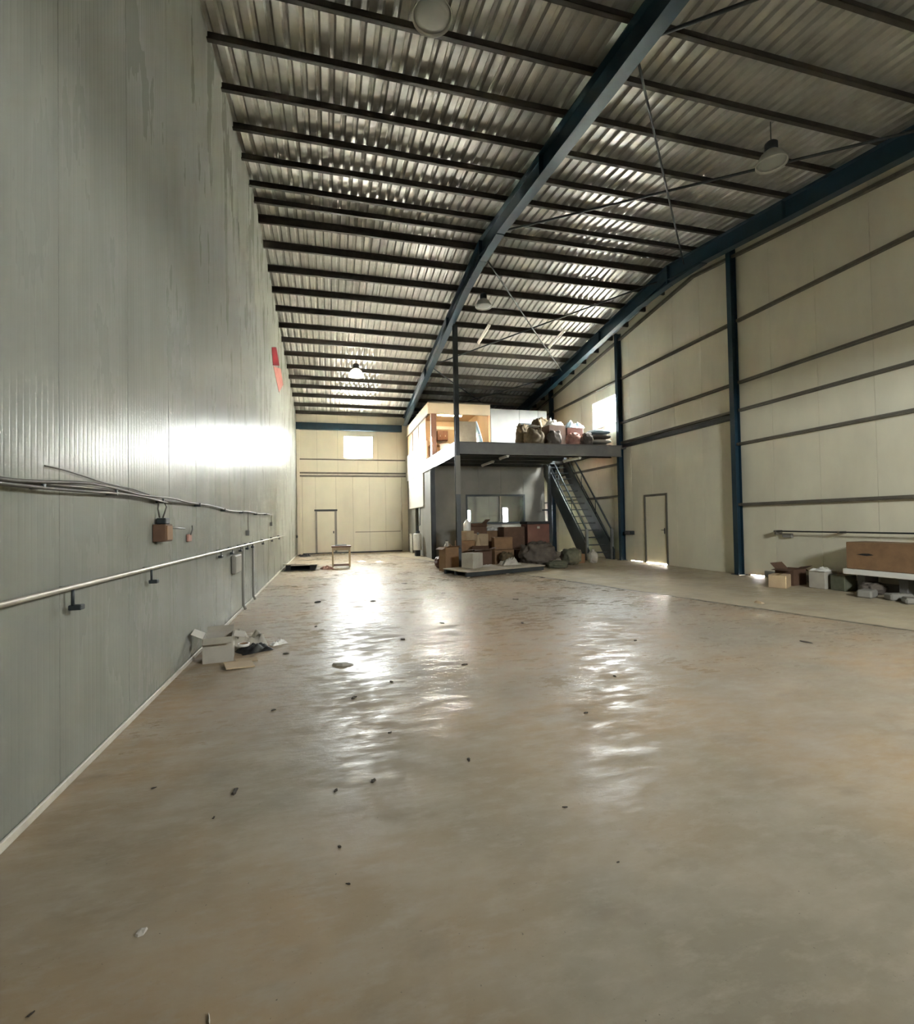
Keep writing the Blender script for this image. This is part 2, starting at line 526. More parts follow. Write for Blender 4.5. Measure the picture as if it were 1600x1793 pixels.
# rails (girts) on the inner face: lipped channel, length by length between columns
def girt(y0, y1, z, h=0.07, d=0.10):
    m_ = MB()
    x0, x1 = XR - d, XR - 0.001
    m_.extr([(x0, y0, z + h / 2), (x1, y0, z + h / 2), (x1, y0, z + h / 2 - 0.012), (x0 + 0.012, y0, z + h / 2 - 0.012), (x0 + 0.012, y0, z - h / 2 + 0.018),
             (x0, y0, z - h / 2 + 0.018)], (0, y1 - y0, 0))
    m_.box((x0, y0, z - h / 2), (x1, y1, z - h / 2 + 0.012))
    return m_.build('girt', M_GIRT, wall_right)
CY = [-0.0, 5.08, 10.18, 15.28, 20.70]
def spans_between(a, b):
    pts = [a] + [c for c in CY if a < c < b] + [b]
    return [(p + 0.1, q - 0.1) for p, q in zip(pts[:-1], pts[1:])]
for z, a, b in ((6.50, YN, YE), (4.91, YN, 15.3), (4.91, 17.3, YE), (4.20, YN, 15.3), (3.34, YN, 10.2), (1.79, YN, 10.2), (2.30, 15.3, YE)):
    for p, q in spans_between(a, b):
        girt(p, q, z)
for p, q in ((10.28, 15.18),):
    MB().box((XR - 0.16, p, 4.00), (XR - 0.001, q, 4.12), ch=0.008).build('girt', M_DARK, wall_right)
MB().box((XR - 0.07, 15.4, 3.42), (XR - 0.001, 20.6, 3.50)).build('girt', M_GIRT, wall_right)
# sloping trim under the roof line
for a, b in ((YN, RIDGE), (RIDGE, YE)):
    MB().bar((XR - 0.05, a, zp(a) - 0.30), (XR - 0.05, b, zp(b) - 0.30), 0.10, 0.07).build('gable_rail', M_GIRT, wall_right)
kb = MB().box((XR - 0.06, 10.3 - 12.3, 0.0), (XR - 0.001, 9.5, 0.16), ch=0.01)
tag(kb.build('baseboard_right', M_GREYWALL), 'low grey kerb at foot of the cream gable wall', 'baseboard', kind='structure')

# window in the right wall
def window_x(name, label, x, w, thick=0.10):
    t = thing(name, (x, (w[0] + w[1]) / 2, w[2]), label, 'window', kind='structure')
    fr = MB()
    e = 0.045
    fr.box((x - 0.01, w[0], w[2]), (x + 0.06, w[0] + e, w[3])).box((x - 0.01, w[1] - e, w[2]), (x + 0.06, w[1], w[3]))
    fr.box((x - 0.01, w[0] + e, w[2]), (x + 0.06, w[1] - e, w[2] + e)).box((x - 0.01, w[0] + e, w[3] - e), (x + 0.06, w[1] - e, w[3]))
    fr.build('window_frame', M_WHITE, t)
    md = (w[0] + w[1]) / 2
    MB().box((x + 0.0, md - 0.018, w[2] + e), (x + 0.05, md + 0.018, w[3] - e)).build('mullion', M_WHITE, t)
    for p, q in ((w[0] + e, md - 0.018), (md + 0.018, w[1] - e)):
        MB().box((x + 0.02, p, w[2] + e), (x + 0.026, q, w[3] - e)).build('pane', M_GLASS, t)
    return t
window_x('window_1', 'bright square window beside the cream gable wall column', XR, RW)

def window_y(name, label, yy, w, mull=True, m=None):
    m = m or M_WHITE
    t = thing(name, ((w[0] + w[1]) / 2, yy, w[2]), label, 'window', kind='structure')
    fr = MB()
    e = 0.04 if w[1] - w[0] > 0.8 else 0.02
    fr.box((w[0], yy - 0.01, w[2]), (w[0] + e, yy + 0.06, w[3])).box((w[1] - e, yy - 0.01, w[2]), (w[1], yy + 0.06, w[3]))
    fr.box((w[0] + e, yy - 0.01, w[2]), (w[1] - e, yy + 0.06, w[2] + e)).box((w[0] + e, yy - 0.01, w[3] - e), (w[1] - e, yy + 0.06, w[3]))
    fr.build('window_frame', m, t)
    md = (w[0] + w[1]) / 2
    if mull:
        MB().box((md - 0.018, yy, w[2] + e), (md + 0.018, yy + 0.05, w[3] - e)).build('mullion', m, t)
        for p, q in ((w[0] + e, md - 0.018), (md + 0.018, w[1] - e)):
            MB().box((p, yy + 0.02, w[2] + e), (q, yy + 0.026, w[3] - e)).build('pane', M_GLASS, t)
    else:
        zz = (w[2] + w[3]) / 2
        MB().box((w[0] + e, yy, zz - 0.012), (w[1] - e, yy + 0.05, zz + 0.012)).build('glazing_bar', m, t)
        for p, q in ((w[2] + e, zz - 0.012), (zz + 0.012, w[3] - e)):
            MB().box((w[0] + e, yy + 0.02, p), (w[1] - e, yy + 0.026, q)).build('pane', M_GLASS, t)
    return t

# door in the right wall, with a lit gap below it
t = thing('door_1', (XR, 13.55, 0), 'plain cream steel door in the gable wall with lit gap below', 'door', kind='structure')
fm = MB().box((XR - 0.03, 14.06, 0.0), (XR + 0.08, 14.12, 2.262)).box((XR - 0.03, 12.98, 0.0), (XR + 0.08, 13.04, 2.262)).box((XR - 0.03, 13.04, 2.19), (XR + 0.08, 14.06, 2.262))
fm.build('door_frame', M_GIRT, t)
lf = MB().box((XR + 0.0, 13.041, 0.03), (XR + 0.045, 14.059, 2.189), ch=0.004)
dl = lf.build('door_leaf', M_RIGHT, t)
hd = MB().box((XR - 0.012, 13.12, 0.98), (XR - 0.001, 13.16, 1.16), ch=0.003).tube([(XR - 0.01, 13.14, 1.1), (XR - 0.05, 13.14, 1.1), (XR - 0.05, 13.25, 1.1)], 0.009)
hd.build('door_handle', M_DARK, dl)

# end wall
EW = (0.77, 2.24, 4.78, 5.92)
SW1 = (7.12, 7.34, 1.38, 2.09)
SW2 = (9.20, 9.48, 1.34, 2.19)
GATE = (-1.25, 3.68, -0.02, 3.86)
wall_end = thing('wall_end', (4, YE, 0), 'cream end wall with square window above a wide gate', 'wall', kind='structure')
strips('y', YE, 0.12, [(XL + k * 1.0 - 0.02, min(XL + (k + 1) * 1.0 - 0.02, XR + 0.1)) for k in range(12)], 0.0, lambda a: zroof(YE), [EW, SW1, SW2, GATE], M_END, wall_end)
eb = MB()
for c0, c1, segs in [(XL - 0.1, -1.25, [(0, 8)]), (-1.25, 0.77, [(3.86, 8)]), (0.77, 2.24, [(3.86, 4.78), (5.92, 8)]), (2.24, 3.68, [(3.86, 8)]), (3.68, 7.12, [(0, 8)]), (7.12, 7.34, [(0, 1.38), (2.09, 8)]),
                     (7.34, 9.20, [(0, 8)]), (9.20, 9.48, [(0, 1.34), (2.19, 8)]), (9.48, XR + 0.1, [(0, 8)])]:
    for s0, s1 in segs:
        eb.box((c0, YE + 0.08, s0), (c1, YE + 0.11, min(s1, zroof(YE))))
eb.build('joint_backing', M_GIRT, wall_end)
for z, h, d in ((4.70, 0.055, 0.07),):
    MB().box((XL, YE - d, z - h / 2), (3.9, YE - 0.001, z + h / 2), ch=0.005).build('girt', M_GIRT, wall_end)
for z in (4.02, 3.87):
    MB().box((XL + 0.15, YE - 0.10, z - 0.035), (3.9, YE - 0.001, z + 0.035), ch=0.006).build('gate_track', M_GIRT, wall_end)
MB().box((XL + 0.01, YE - 0.10, 0), (XL + 0.16, YE - 0.001, 6.2), ch=0.006).build('corner_post', M_END, wall_end)
eb2 = MB().box((XL, YE - 0.20, 6.16), (3.72, YE - 0.002, 6.50), ch=0.008)
tag(eb2.build('trim_1', M_BLUE), 'blue steel eaves beam above the end wall window', 'beam', kind='structure')
window_y('window_2', 'overexposed square window high in the cream end wall', YE, EW)
window_y('window_3', 'small blue-lit barred window, first of two seen below the mezzanine', YE, SW1, False, M_GREYST)
window_y('window_4', 'small blue-lit barred window, second of two seen below the mezzanine', YE, SW2, False, M_GREYST)
# gate with wicket door
t = thing('door_2', (1.2, YE, 0), 'wide cream sliding gate filling the end wall', 'door', kind='structure')
WK = (-0.62, 0.37)
px = -1.24
pieces = [(-1.24, WK[0]), (WK[1], 1.2), (1.2, 2.02), (2.02, 2.84), (2.84, 3.67)]
for a, b in pieces:
    MB().box((a + 0.004, YE + 0.0, 0.05), (b - 0.004, YE + 0.06, 3.84), ch=0.005).build('gate_panel', M_END, t)
MB().box((WK[0] + 0.004, YE + 0.0, 2.20), (WK[1] - 0.004, YE + 0.06, 3.84), ch=0.005).build('gate_panel', M_END, t)
MB().box((-1.40, YE + 0.121, -0.05), (3.85, YE + 0.14, 3.95)).build('gate_backing', M_GIRT, t)
MB().box((-1.24, YE - 0.02, 0.0), (3.67, YE + 0.06, 0.048)).build('bottom_rail', M_DARK, t)
MB().box((1.3, YE - 0.012, 1.02), (3.6, YE - 0.001, 1.05)).build('stiffening_strip', M_GIRT, t)
t = thing('door_3', (-0.12, YE, 0), 'pale wicket door with dark lintel set in the wide gate', 'door', kind='structure')
MB().box((WK[0] + 0.07, YE - 0.02, 0.06), (WK[1] - 0.08, YE - 0.001, 2.10), ch=0.003).build('door_leaf', M_END, t)
MB().box((WK[0] - 0.02, YE - 0.05, 0.06), (WK[0] + 0.06, YE - 0.001, 2.12)).box((WK[1] - 0.07, YE - 0.05, 0.06), (WK[1] + 0.03, YE - 0.001, 2.12)).build('door_frame', M_GREYWALL, t)
MB().box((WK[0] - 0.06, YE - 0.06, 2.12), (WK[1] + 0.06, YE - 0.001, 2.20), ch=0.006).build('lintel', M_DARK, t)
MB().box((WK[1] - 0.16, YE - 0.05, 1.0), (WK[1] - 0.11, YE - 0.021, 1.12), ch=0.004).build('door_handle', M_DARK, t)

# near wall behind the camera, with an unseen window added for fill light
NW = (4.9, 6.3, 3.3, 4.3)
wall_near = thing('wall_near', (4, YN, 0), 'cream wall behind the viewer with one added fill window', 'wall', kind='structure')
strips('y', YN, -0.10, [(XL + k * 1.0 - 0.02, min(XL + (k + 1) * 1.0 - 0.02, XR + 0.1)) for k in range(12)], 0.0, lambda a: zroof(YN), [NW], M_END, wall_near)
nb = MB()
for c0, c1, segs in [(XL - 0.1, NW[0], [(0, 9)]), (NW[0], NW[1], [(0, NW[2]), (NW[3], 9)]), (NW[1], XR + 0.1, [(0, 9)])]:
    for s0, s1 in segs:
        nb.box((c0, YN - 0.14, s0), (c1, YN - 0.10, min(s1, zroof(YN))))
nb.build('joint_backing', M_GIRT, wall_near)
window_y('fill_window', 'unseen fill window added in the wall behind the viewer', YN - 0.06, NW)

# ------------------------------------------------------------------ roof: trapezoidal sheets, purlins, bracing
ceiling = thing('ceiling', (4, RIDGE, ZR), 'corrugated metal roof on rows of dark purlins', 'roof', kind='structure')
def roof_sheet(x0, nr, ya, yb):
    pit, vs, fs = 0.2, [], []
    prof = []
    for k in range(nr):
        a = x0 + k * pit
        prof += [(a, 0.0), (a + 0.10, 0.0), (a + 0.125, 0.042), (a + 0.175, 0.042)]
    prof.append((x0 + nr * pit + 0.012, 0.0))
    for px_, dz in prof:
        vs += [(px_, ya, zroof(ya) + dz + 0.002), (px_, yb, zroof(yb) + dz + 0.002)]
    for k in range(len(prof) - 1):
        fs.append((2 * k, 2 * k + 1, 2 * k + 3, 2 * k + 2))
    return MB().add(vs, fs).build('roof_sheet', M_ROOF, ceiling)
for k in range(12):
    roof_sheet(XL - 0.12 + k * 1.0, 5, YN - 0.25, RIDGE)
    roof_sheet(XL - 0.12 + k * 1.0, 5, RIDGE, YE + 0.3)
MB().extr([(XL - 0.2, RIDGE - 0.35, zroof(RIDGE - 0.35) + 0.05), (XL - 0.2, RIDGE, zroof(RIDGE) + 0.06), (XL - 0.2, RIDGE + 0.35, zroof(RIDGE + 0.35) + 0.05),
           (XL - 0.2, RIDGE, zroof(RIDGE) + 0.08)], (XR - XL + 0.4, 0, 0)).build('ridge_cap', M_ROOF, ceiling)
# eaves closure so that no stray daylight leaks over the walls
for yy, s in ((YN, -1), (YE, 1)):
    MB().box((XL - 0.2, yy + s * 0.11 - 0.02, zroof(yy) - 0.3), (XR + 0.2, yy + s * 0.11 + 0.02, zroof(yy) + 0.06)).build('eaves_closure', M_ROOF, ceiling)
for xx in (XL - 0.10, XR + 0.08):
    for a, b in ((YN, RIDGE), (RIDGE, YE)):
        MB().bar((xx, a, zroof(a) + 0.02), (xx, b, zroof(b) + 0.02), 0.06, 0.10).build('verge_closure', M_ROOF, ceiling)
PY = [-1.75, -0.95, -0.05, 0.85, 1.75, 2.62, 3.5, 4.39, 5.28, 6.16, 7.05, 7.968, 8.873, 9.743, 10.662, 11.33, 11.98, 12.851, 13.798, 14.758, 15.728, 16.699,
      17.655, 18.655, 19.762, 20.727, 21.608, 22.605, 23.761, 24.774]
def purlin(y):
    z = zp(y)
    s = 1 if y < RIDGE else -1
    h, w, tk = PD / 2, 0.06, 0.006
    # Z section: web, top flange one way, bottom flange the other way
    m_ = MB()
    m_.box((XL + 0.001, y - tk / 2, z - h), (XR - 0.001, y + tk / 2, z + h))
    m_.box((XL + 0.001, y - tk / 2 - (w if s < 0 else 0), z + h - tk), (XR - 0.001, y + tk / 2 + (w if s > 0 else 0), z + h))
    m_.box((XL + 0.001, y - tk / 2 - (w if s > 0 else 0), z - h), (XR - 0.001, y + tk / 2 + (w if s < 0 else 0), z - h + tk))
    m_.box((XL + 0.001, y - s * w - tk / 2, z - h), (XR - 0.001, y - s * w + tk / 2, z - h + 0.02))
    m_.build('purlin', M_PURLIN, ceiling)
for y in PY:
    purlin(y)

# portal frames
def isect(mb, a, b, w, d, tf=0.016, tw=0.012):
    """I beam between a and b (points on its top centre line), hanging down by d"""
    a, b = Vector(a), Vector(b)
    dz = Vector((0, 0, 1))
    mb.bar(a - dz * tf / 2, b - dz * tf / 2, w, tf)
    mb.bar(a - dz * (d - tf / 2), b - dz * (d - tf / 2), w, tf)
    mb.bar(a - dz * d / 2, b - dz * d / 2, tw, d - 2 * tf)
def frame(name, x, label, dep=0.42, w=0.20):
    t = thing(name, (x, RIDGE, ZR - 0.6), label, 'steel frame', kind='structure')
    top = lambda y: zp(y) - PD / 2 - 0.002
    for a, b in ((YN + 0.05, RIDGE), (RIDGE, YE - 0.21)):
        mb = MB()
        isect(mb, (x, a, top(a)), (x, b, top(b)), w, dep)
        # apex haunch: tapered web and lower flange
        q = RIDGE - 1.3 if a < RIDGE - 1 else RIDGE + 1.3
        mb.extr([(x - 0.006, q, top(q) - dep), (x - 0.006, RIDGE, top(RIDGE) - dep), (x - 0.006, RIDGE, top(RIDGE) - dep - 0.12)], (0.012, 0, 0))
        mb.bar((x, q, top(q) - dep - 0.008), (x, RIDGE, top(RIDGE) - dep - 0.125), w, 0.016)
        mb.build('rafter', M_BLUE, t)
    MB().box((x - w / 2, RIDGE - 0.02, top(RIDGE) - dep - 0.14), (x + w / 2, RIDGE + 0.02, top(RIDGE) - 0.01)).build('apex_plate', M_BLUE, t)
    for yy in (4.4, 8.0, 15.2, 19.0):
        MB().box((x - w / 2 + 0.005, yy - 0.006, top(yy) - dep + 0.02), (x + w / 2 - 0.005, yy + 0.006, top(yy) - 0.02)).build('stiffener', M_BLUE, t)
    return t
XM, XF = 3.87, 9.42
frame('portal_frame', XM, 'blue steel rafter frame spanning the middle of the roof')
frame('portal_frame', XF, 'blue steel rafter frame running close to the cream gable wall')

# wall columns
def hcol(mb, x, y, z0, z1, w=0.14, d=0.18, axis='x'):
    tf, tw = 0.014, 0.01
    if axis == 'x':   # flanges face -x / +x
        mb.box((x - d / 2, y - w / 2, z0), (x - d / 2 + tf, y + w / 2, z1)).box((x + d / 2 - tf, y - w / 2, z0), (x + d / 2, y + w / 2, z1))
        mb.box((x - d / 2 + tf, y - tw / 2, z0), (x + d / 2 - tf, y + tw / 2, z1))
    else:
        mb.box((x - w / 2, y - d / 2, z0), (x + w / 2, y - d / 2 + tf, z1)).box((x - w / 2, y + d / 2 - tf, z0), (x + w / 2, y + d / 2, z1))
        mb.box((x - tw / 2, y - d / 2 + tf, z0), (x + tw / 2, y + d / 2 - tf, z1))
CLAB = {5.08: 'blue steel wall column at the edge of view beyond the brown carton', 10.18: 'dark blue wall column standing between plain door and rail pipe',
        15.28: 'dark blue wall column at the mezzanine front end', 20.70: 'dark blue wall column behind the stairs', -0.0: 'dark blue wall column beside the viewer'}
for y in CY:
    t = thing('steel_column', (XR - 0.12, y, 0), CLAB[y], 'column', kind='structure')
    mb = MB()
    hcol(mb, XR - 0.115, y, 0.012, zp(y) - 0.09)
    mb.build('shaft', M_BLUE, t)
    MB().box((XR - 0.25, y - 0.13, 0.0), (XR - 0.002, y + 0.13, 0.012)).build('base_plate', M_DARK, t)

# bracing rods in the roof between the two frames
def rod(a, b, sag=0.0, r=0.024):
    a, b = Vector(a), Vector(b)
    pts = [a.lerp(b, k / 8) - Vector((0, 0, sag * 4 * (k / 8) * (1 - k / 8))) for k in range(9)]
    MB().tube(pts, r, 6).build('brace_rod', M_DARK, ceiling)
zb = lambda y: zp(y) - 0.30
rod((XM + 0.1, 10.6, zb(10.6)), (XF - 0.1, 5.3, zb(5.3)))
rod((XM + 0.1, 5.4, zb(5.4)), (XF - 0.1, 10.9, zb(10.9)), 0.03, 0.018)
rod((XM + 0.1, 5.2, zb(5.2)), (XF - 0.1, 0.2, zb(0.2)))
rod((XM + 0.1, 11.8, zb(11.8)), (XF - 0.1, 18.0, zb(18.0)), 0.03)
rod((XM + 0.1, 18.2, zb(18.2)), (XF - 0.1, 12.0, zb(12.0)))
rod((XM + 0.1, 18.4, zb(18.4)), (XF - 0.1, 24.0, zb(24.0)), 0.05)
rod((XM + 0.1, 24.0, zb(24.0)), (XF - 0.1, 18.3, zb(18.3)), 0.05)

# ------------------------------------------------------------------ mezzanine
ZD = 4.06          # deck level
YM = 15.05         # front edge
XD = 3.97          # left edge
dk = thing('mezzanine_deck', (7, 20, 3.7), 'grey steel mezzanine deck carrying an office and piled goods', 'mezzanine', kind='structure')
HX, HY = (8.95, 10.08), (16.4, 19.4)         # stair opening
sl = MB()
for lo, hi in (((XD, YM + 0.02), (HX[0], YE - 0.01)), ((HX[0], YM + 0.02), (XR - 0.001, HY[0])), ((HX[0], HY[1]), (XR - 0.001, YE - 0.01)), ((HX[1], HY[0]), (XR - 0.001, HY[1]))):
    sl.box((lo[0], lo[1], 3.95), (hi[0], hi[1], ZD))
sl.build('deck_slab', M_DECK, dk)
MB().box((XD + 0.14, YM, 3.66), (10.02, YM + 0.02, ZD)).box((XD + 0.14, YM - 0.06, 3.66), (10.02, YM, 3.676)).box((XD + 0.14, YM - 0.06, ZD - 0.016), (10.02, YM, ZD)).build('front_beam', M_GREYST, dk)
MB().box((XD - 0.02, YM - 0.06, 3.60), (XD + 0.0, YE - 0.01, ZD), ch=0.004).build('side_fascia', M_WHITE, dk)
for k in range(9):
    yy = 16.0 + k * 1.05
    hx = HX[0] if HY[0] - 0.2 < yy < HY[1] + 0.1 else XR - 0.02
    mb = MB()
    isect(mb, (XD + 0.02, yy, 3.948), (hx, yy, 3.948), 0.10, 0.20, 0.01, 0.008)
    mb.build('joist', M_DARK, dk)
# main post under the middle rafter, passing the deck corner
t = thing('steel_post', (XM + 0.12, 14.88, 0), 'slim dark steel post rising past the mezzanine corner to the rafter', 'column', kind='structure')
mb = MB()
hcol(mb, XM + 0.11, 14.88, 0.012, zp(14.88) - 0.10 - 0.40, 0.14, 0.14, 'y')
mb.build('shaft', M_DARK, t)
MB().box((XM + 0.0, 14.77, 0), (XM + 0.22, 14.97, 0.012)).build('base_plate', M_DARK, t)
MB().box((XM + 0.03, 14.80, 2.35), (XM + 0.19, 14.805, 3.58)).build('lit_strip', M_GREYWALL, t)  # paler strip stands in for the lit part of the post
t = thing('steel_post', (4.04, 19.02, 0), 'dark steel post at the corner of the room below the office', 'column', kind='structure')
mb = MB(); hcol(mb, 4.05, 19.0, 0.0, 3.73, 0.16, 0.16, 'y'); mb.build('shaft', M_DARK, t)
t = thing('steel_post', (9.15, 18.6, 0), 'dark steel post with cross arm standing beside the stairs', 'column', kind='structure')
MB().box((8.86, 18.52, 0.0), (9.00, 18.66, 3.73), ch=0.006).build('shaft', M_DARK, t)
MB().box((8.55, 18.50, 1.86), (9.02, 18.518, 1.93)).build('cross_arm', M_DARK, t)

# room below the mezzanine
YW = 19.15
WN = (5.45, 8.05, 1.36, 2.58)
lw = thing('wall_below_mezzanine', (6.5, YW, 0), 'grey panelled wall under the mezzanine with a wide window', 'wall', kind='structure')
strips('y', YW, 0.08, [(4.02 + k * 0.99, 4.02 + (k + 1) * 0.99) for k in range(5)], 0.0, lambda a: 3.94, [WN], M_GREYWALL, lw)
side = MB().box((4.0, YW + 0.1, 0), (4.04, 22.0, 3.94)).box((4.0, 22.9, 0), (4.04, YE - 0.01, 3.94)).box((4.0, 22.0, 2.15), (4.04, 22.9, 3.94))
side.build('side_wall', M_GREYWALL, lw)
MB().box((8.83, YW + 0.09, 0), (8.87, 21.6, 3.94)).build('sun_baffle', M_DGREY, lw)  # added wall that blocks the sun from the stair foot
strips('y', 24.95, 0.05, [(4.06, 5.6), (5.6, 7.0), (7.0, 8.4), (8.4, 10.2)], 0.0, lambda a: 3.94, [SW1, SW2], M_DGREY, lw, 'shade_lining')  # dark lining added to make the room behind the window look shaded
MB().box((4.3, 21.6, 0.0), (4.34, 23.3, 2.2)).build('recess_back', M_GREYST, lw)
t = thing('window_6', (6.75, YW, WN[2]), 'wide dark framed internal window under the mezzanine', 'window', kind='structure')
fr = MB()
e = 0.07
fr.box((WN[0], YW - 0.03, WN[2]), (WN[0] + e, YW + 0.09, WN[3])).box((WN[1] - e, YW - 0.03, WN[2]), (WN[1], YW + 0.09, WN[3]))
fr.box((WN[0] + e, YW - 0.03, WN[2]), (WN[1] - e, YW + 0.09, WN[2] + e)).box((WN[0] + e, YW - 0.03, WN[3] - e), (WN[1] - e, YW + 0.09, WN[3]))
fr.build('window_frame', M_DARK, t)
for a in (6.95,):
    MB().box((a - 0.03, YW - 0.01, WN[2] + e), (a + 0.03, YW + 0.05, WN[3] - e)).build('mullion', M_GREYWALL, t)
for p, q in ((WN[0] + e, 6.92), (6.98, WN[1] - e)):
    MB().box((p, YW + 0.02, WN[2] + e), (q, YW + 0.026, WN[3] - e)).build('pane', M_GLASS, t)
# white board and equipment on the side of the lower room
t = thing('white_wall_board', (3.96, 22.4, 2.16), 'large white board fixed below the sunlit mezzanine fascia', 'board')
MB().box((3.945, 20.55, 2.16), (3.998, 24.35, 3.59), ch=0.012).build('panel', M_PLWH, t)
MB().box((3.935, 20.55, 2.16), (3.944, 24.35, 2.20)).build('edge_strip', M_WHITE, t)
t = thing('water_heater', (3.75, 21.1, 0), 'small white water heater on black base beside grey lower wall', 'heater')
MB().box((3.66, 20.95, 0.0), (3.86, 21.25, 0.26), ch=0.01).build('base', M_BLACK, t)
MB().lathe((3.76, 21.1, 0.26), [(0.0, 0), (0.17, 0), (0.185, 0.02), (0.185, 0.68), (0.15, 0.73), (0.0, 0.74)], 20).build('tank', M_PLWH, t)
MB().tube([(3.80, 21.1, 0.99), (3.80, 21.1, 1.3), (3.88, 21.1, 1.35), (3.9, 21.1, 2.12)], 0.022, 8).build('riser_pipe', M_DARK, t)
MB().box((3.70, 21.02, 1.0), (3.86, 21.18, 1.10), ch=0.01).build('valve', M_DARK, t)
t = thing('foam_board', (3.9, 23.6, 0), 'narrow white foam board standing against the grey lower wall', 'board')
MB().box((3.88, 23.3, 0.0), (3.93, 23.9, 0.92), ch=0.01).build('sheet', M_PLWH, t)
MB().box((3.87, 23.3, 0.86), (3.879, 23.9, 0.92)).build('edge_strip', M_WHITE, t)

# office on the deck: front y=19.25, side x=XD
YO, XO = 19.25, 6.62
off = thing('office_cabin', (5.3, 22, ZD), 'cream lit office cabin standing on the mezzanine', 'cabin', kind='structure')
MB().box((XD, YO, 5.90), (XO, YO + 0.08, 6.38), ch=0.006).build('front_band', M_CREAM, off)
MB().box((XD - 0.012, YO - 0.012, 6.34), (XO + 0.012, YO - 0.001, 6.39)).build('band_trim', M_GIRT, off)
MB().box((XD - 0.01, YO + 0.09, 5.90), (XD + 0.07, YE - 0.21, 6.38), ch=0.006).build('side_band', M_CREAM, off)
MB().box((XD - 0.03, YO + 0.09, 5.86), (XD + 0.07, YE - 0.21, 5.898)).build('side_sill', M_GIRT, off)
MB().box((XD - 0.01, 19.9, ZD + 0.001), (XD + 0.06, YE - 0.21, 4.90), ch=0.006).build('side_apron', M_WHITE, off)
MB().box((XD + 0.02, 19.95, 4.90), (XD + 0.05, YE - 0.3, 5.86)).build('side_screen', M_PEACH, off)
for a in (21.6, 23.2):
    MB().box((XD - 0.005, a - 0.03, 4.90), (XD + 0.06, a + 0.03, 5.86)).build('side_mullion', M_CREAM, off)
MB().box((XD + 0.10, YO - 0.01, ZD + 0.001), (XD + 0.32, YO + 0.10, 5.899)).build('corner_jamb', M_BROWNW, off)
MB().box((XD + 0.08, YO + 0.11, 6.30), (XO - 0.08, YE - 0.22, 6.37)).build('cabin_roof', M_CREAM, off)
MB().box((XO - 0.07, YO + 0.09, ZD + 0.001), (XO, YE - 0.22, 6.37)).build('right_wall', M_CREAM, off)
MB().box((XD + 0.08, 22.6, ZD + 0.001), (XO - 0.08, 22.68, 6.29)).build('back_wall', M_CREAM, off)
MB().box((XO - 0.10, YO - 0.005, ZD + 0.001), (XO - 0.01, YO + 0.085, 5.899)).build('end_jamb', M_PEACH, off)
MB().box((4.78, 22.55, 4.95), (4.95, 22.598, 6.0)).box((4.78, 22.55, 5.9), (5.95, 22.598, 6.05)).build('back_architrave', M_WHITE, off)
t = thing('office_lamp', (5.3, 21.0, 6.25), 'lit ceiling lamp inside the office cabin', 'lamp')
MB().box((4.7, 20.9, 6.25), (5.9, 21.1, 6.298), ch=0.01).build('housing', M_WHITE, t)
MB().tube([(4.75, 21.0, 6.23), (5.85, 21.0, 6.23)], 0.03, 10).build('tube', M_OFFLAMP, t)
# furniture inside the office
t = thing('wall_cabinet', (5.3, 22.45, 5.05), 'brown wooden cabinet on the cream back wall of the office', 'cabinet')
MB().box((5.02, 22.28, 5.32), (5.52, 22.54, 5.80), ch=0.01).build('body', M_BROWNW, t)
for a in (5.03, 5.28):
    d_ = MB().box((a, 22.262, 5.34), (a + 0.235, 22.279, 5.78), ch=0.004).build('door', M_BROWNW, t)
    MB().box((a + 0.10, 22.25, 5.50), (a + 0.13, 22.261, 5.58)).build('handle', M_PIPE, d_)
t = thing('office_desk', (4.6, 20.3, ZD), 'orange brown desk inside the office behind the corner jamb', 'desk')
MB().box((4.2, 19.9, 4.74), (5.2, 20.6, 4.78), ch=0.006).build('top', M_PEACH, t)
for a, b in ((4.24, 19.94), (5.12, 19.94), (4.24, 20.52), (5.12, 20.52)):
    MB().box((a, b, ZD), (a + 0.04, b + 0.04, 4.739)).build('leg', M_BROWNW, t)
MB().box((4.24, 20.55, 4.3), (5.16, 20.57, 4.738)).build('modesty_panel', M_PEACH, t)
t = thing('white_bucket', (4.72, 19.6, ZD), 'white plastic bucket standing in the office opening', 'bucket')
MB().lathe((4.72, 19.62, ZD), [(0.0, 0.0), (0.17, 0.0), (0.21, 0.62), (0.225, 0.64), (0.215, 0.66), (0.19, 0.63), (0.16, 0.03), (0.0, 0.03)], 20).build('body', M_PLWH, t)
MB().tube([(4.72 + 0.21 * math.cos(a), 19.62 - 0.02, ZD + 0.62 + 0.16 * math.sin(a)) for a in [math.pi * k / 10 for k in range(11)]], 0.006, 6).build('handle', M_PIPE, t)

# pale partition right of the office with an open doorway
pw = thing('partition_upper', (7.8, YO, ZD), 'pale grey partition beside the office with a lit doorway', 'wall', kind='structure')
MB().box((XO + 0.01, YO, ZD + 0.001), (7.92, YO + 0.08, 6.20), ch=0.006).build('panel', M_PART, pw)
MB().box((7.93, YO, 5.58), (8.78, YO + 0.08, 6.20), ch=0.006).build('panel', M_PART, pw)
MB().box((8.79, YO, ZD + 0.001), (9.2, YO + 0.08, 6.20), ch=0.006).build('panel', M_PART, pw)
MB().box((7.94, YO - 0.02, ZD + 0.001), (8.02, YO + 0.09, 5.57)).box((8.70, YO - 0.02, ZD + 0.001), (8.78, YO + 0.09, 5.57)).build('door_jamb', M_CREAM, pw)
MB().box((7.9, YO - 0.03, 5.571), (8.82, YO - 0.001, 5.63)).build('door_head', M_DARK, pw)
MB().box((XO + 0.02, 21.4, ZD + 0.001), (9.2, 21.48, 6.2)).build('inner_wall', M_PEACH, pw)
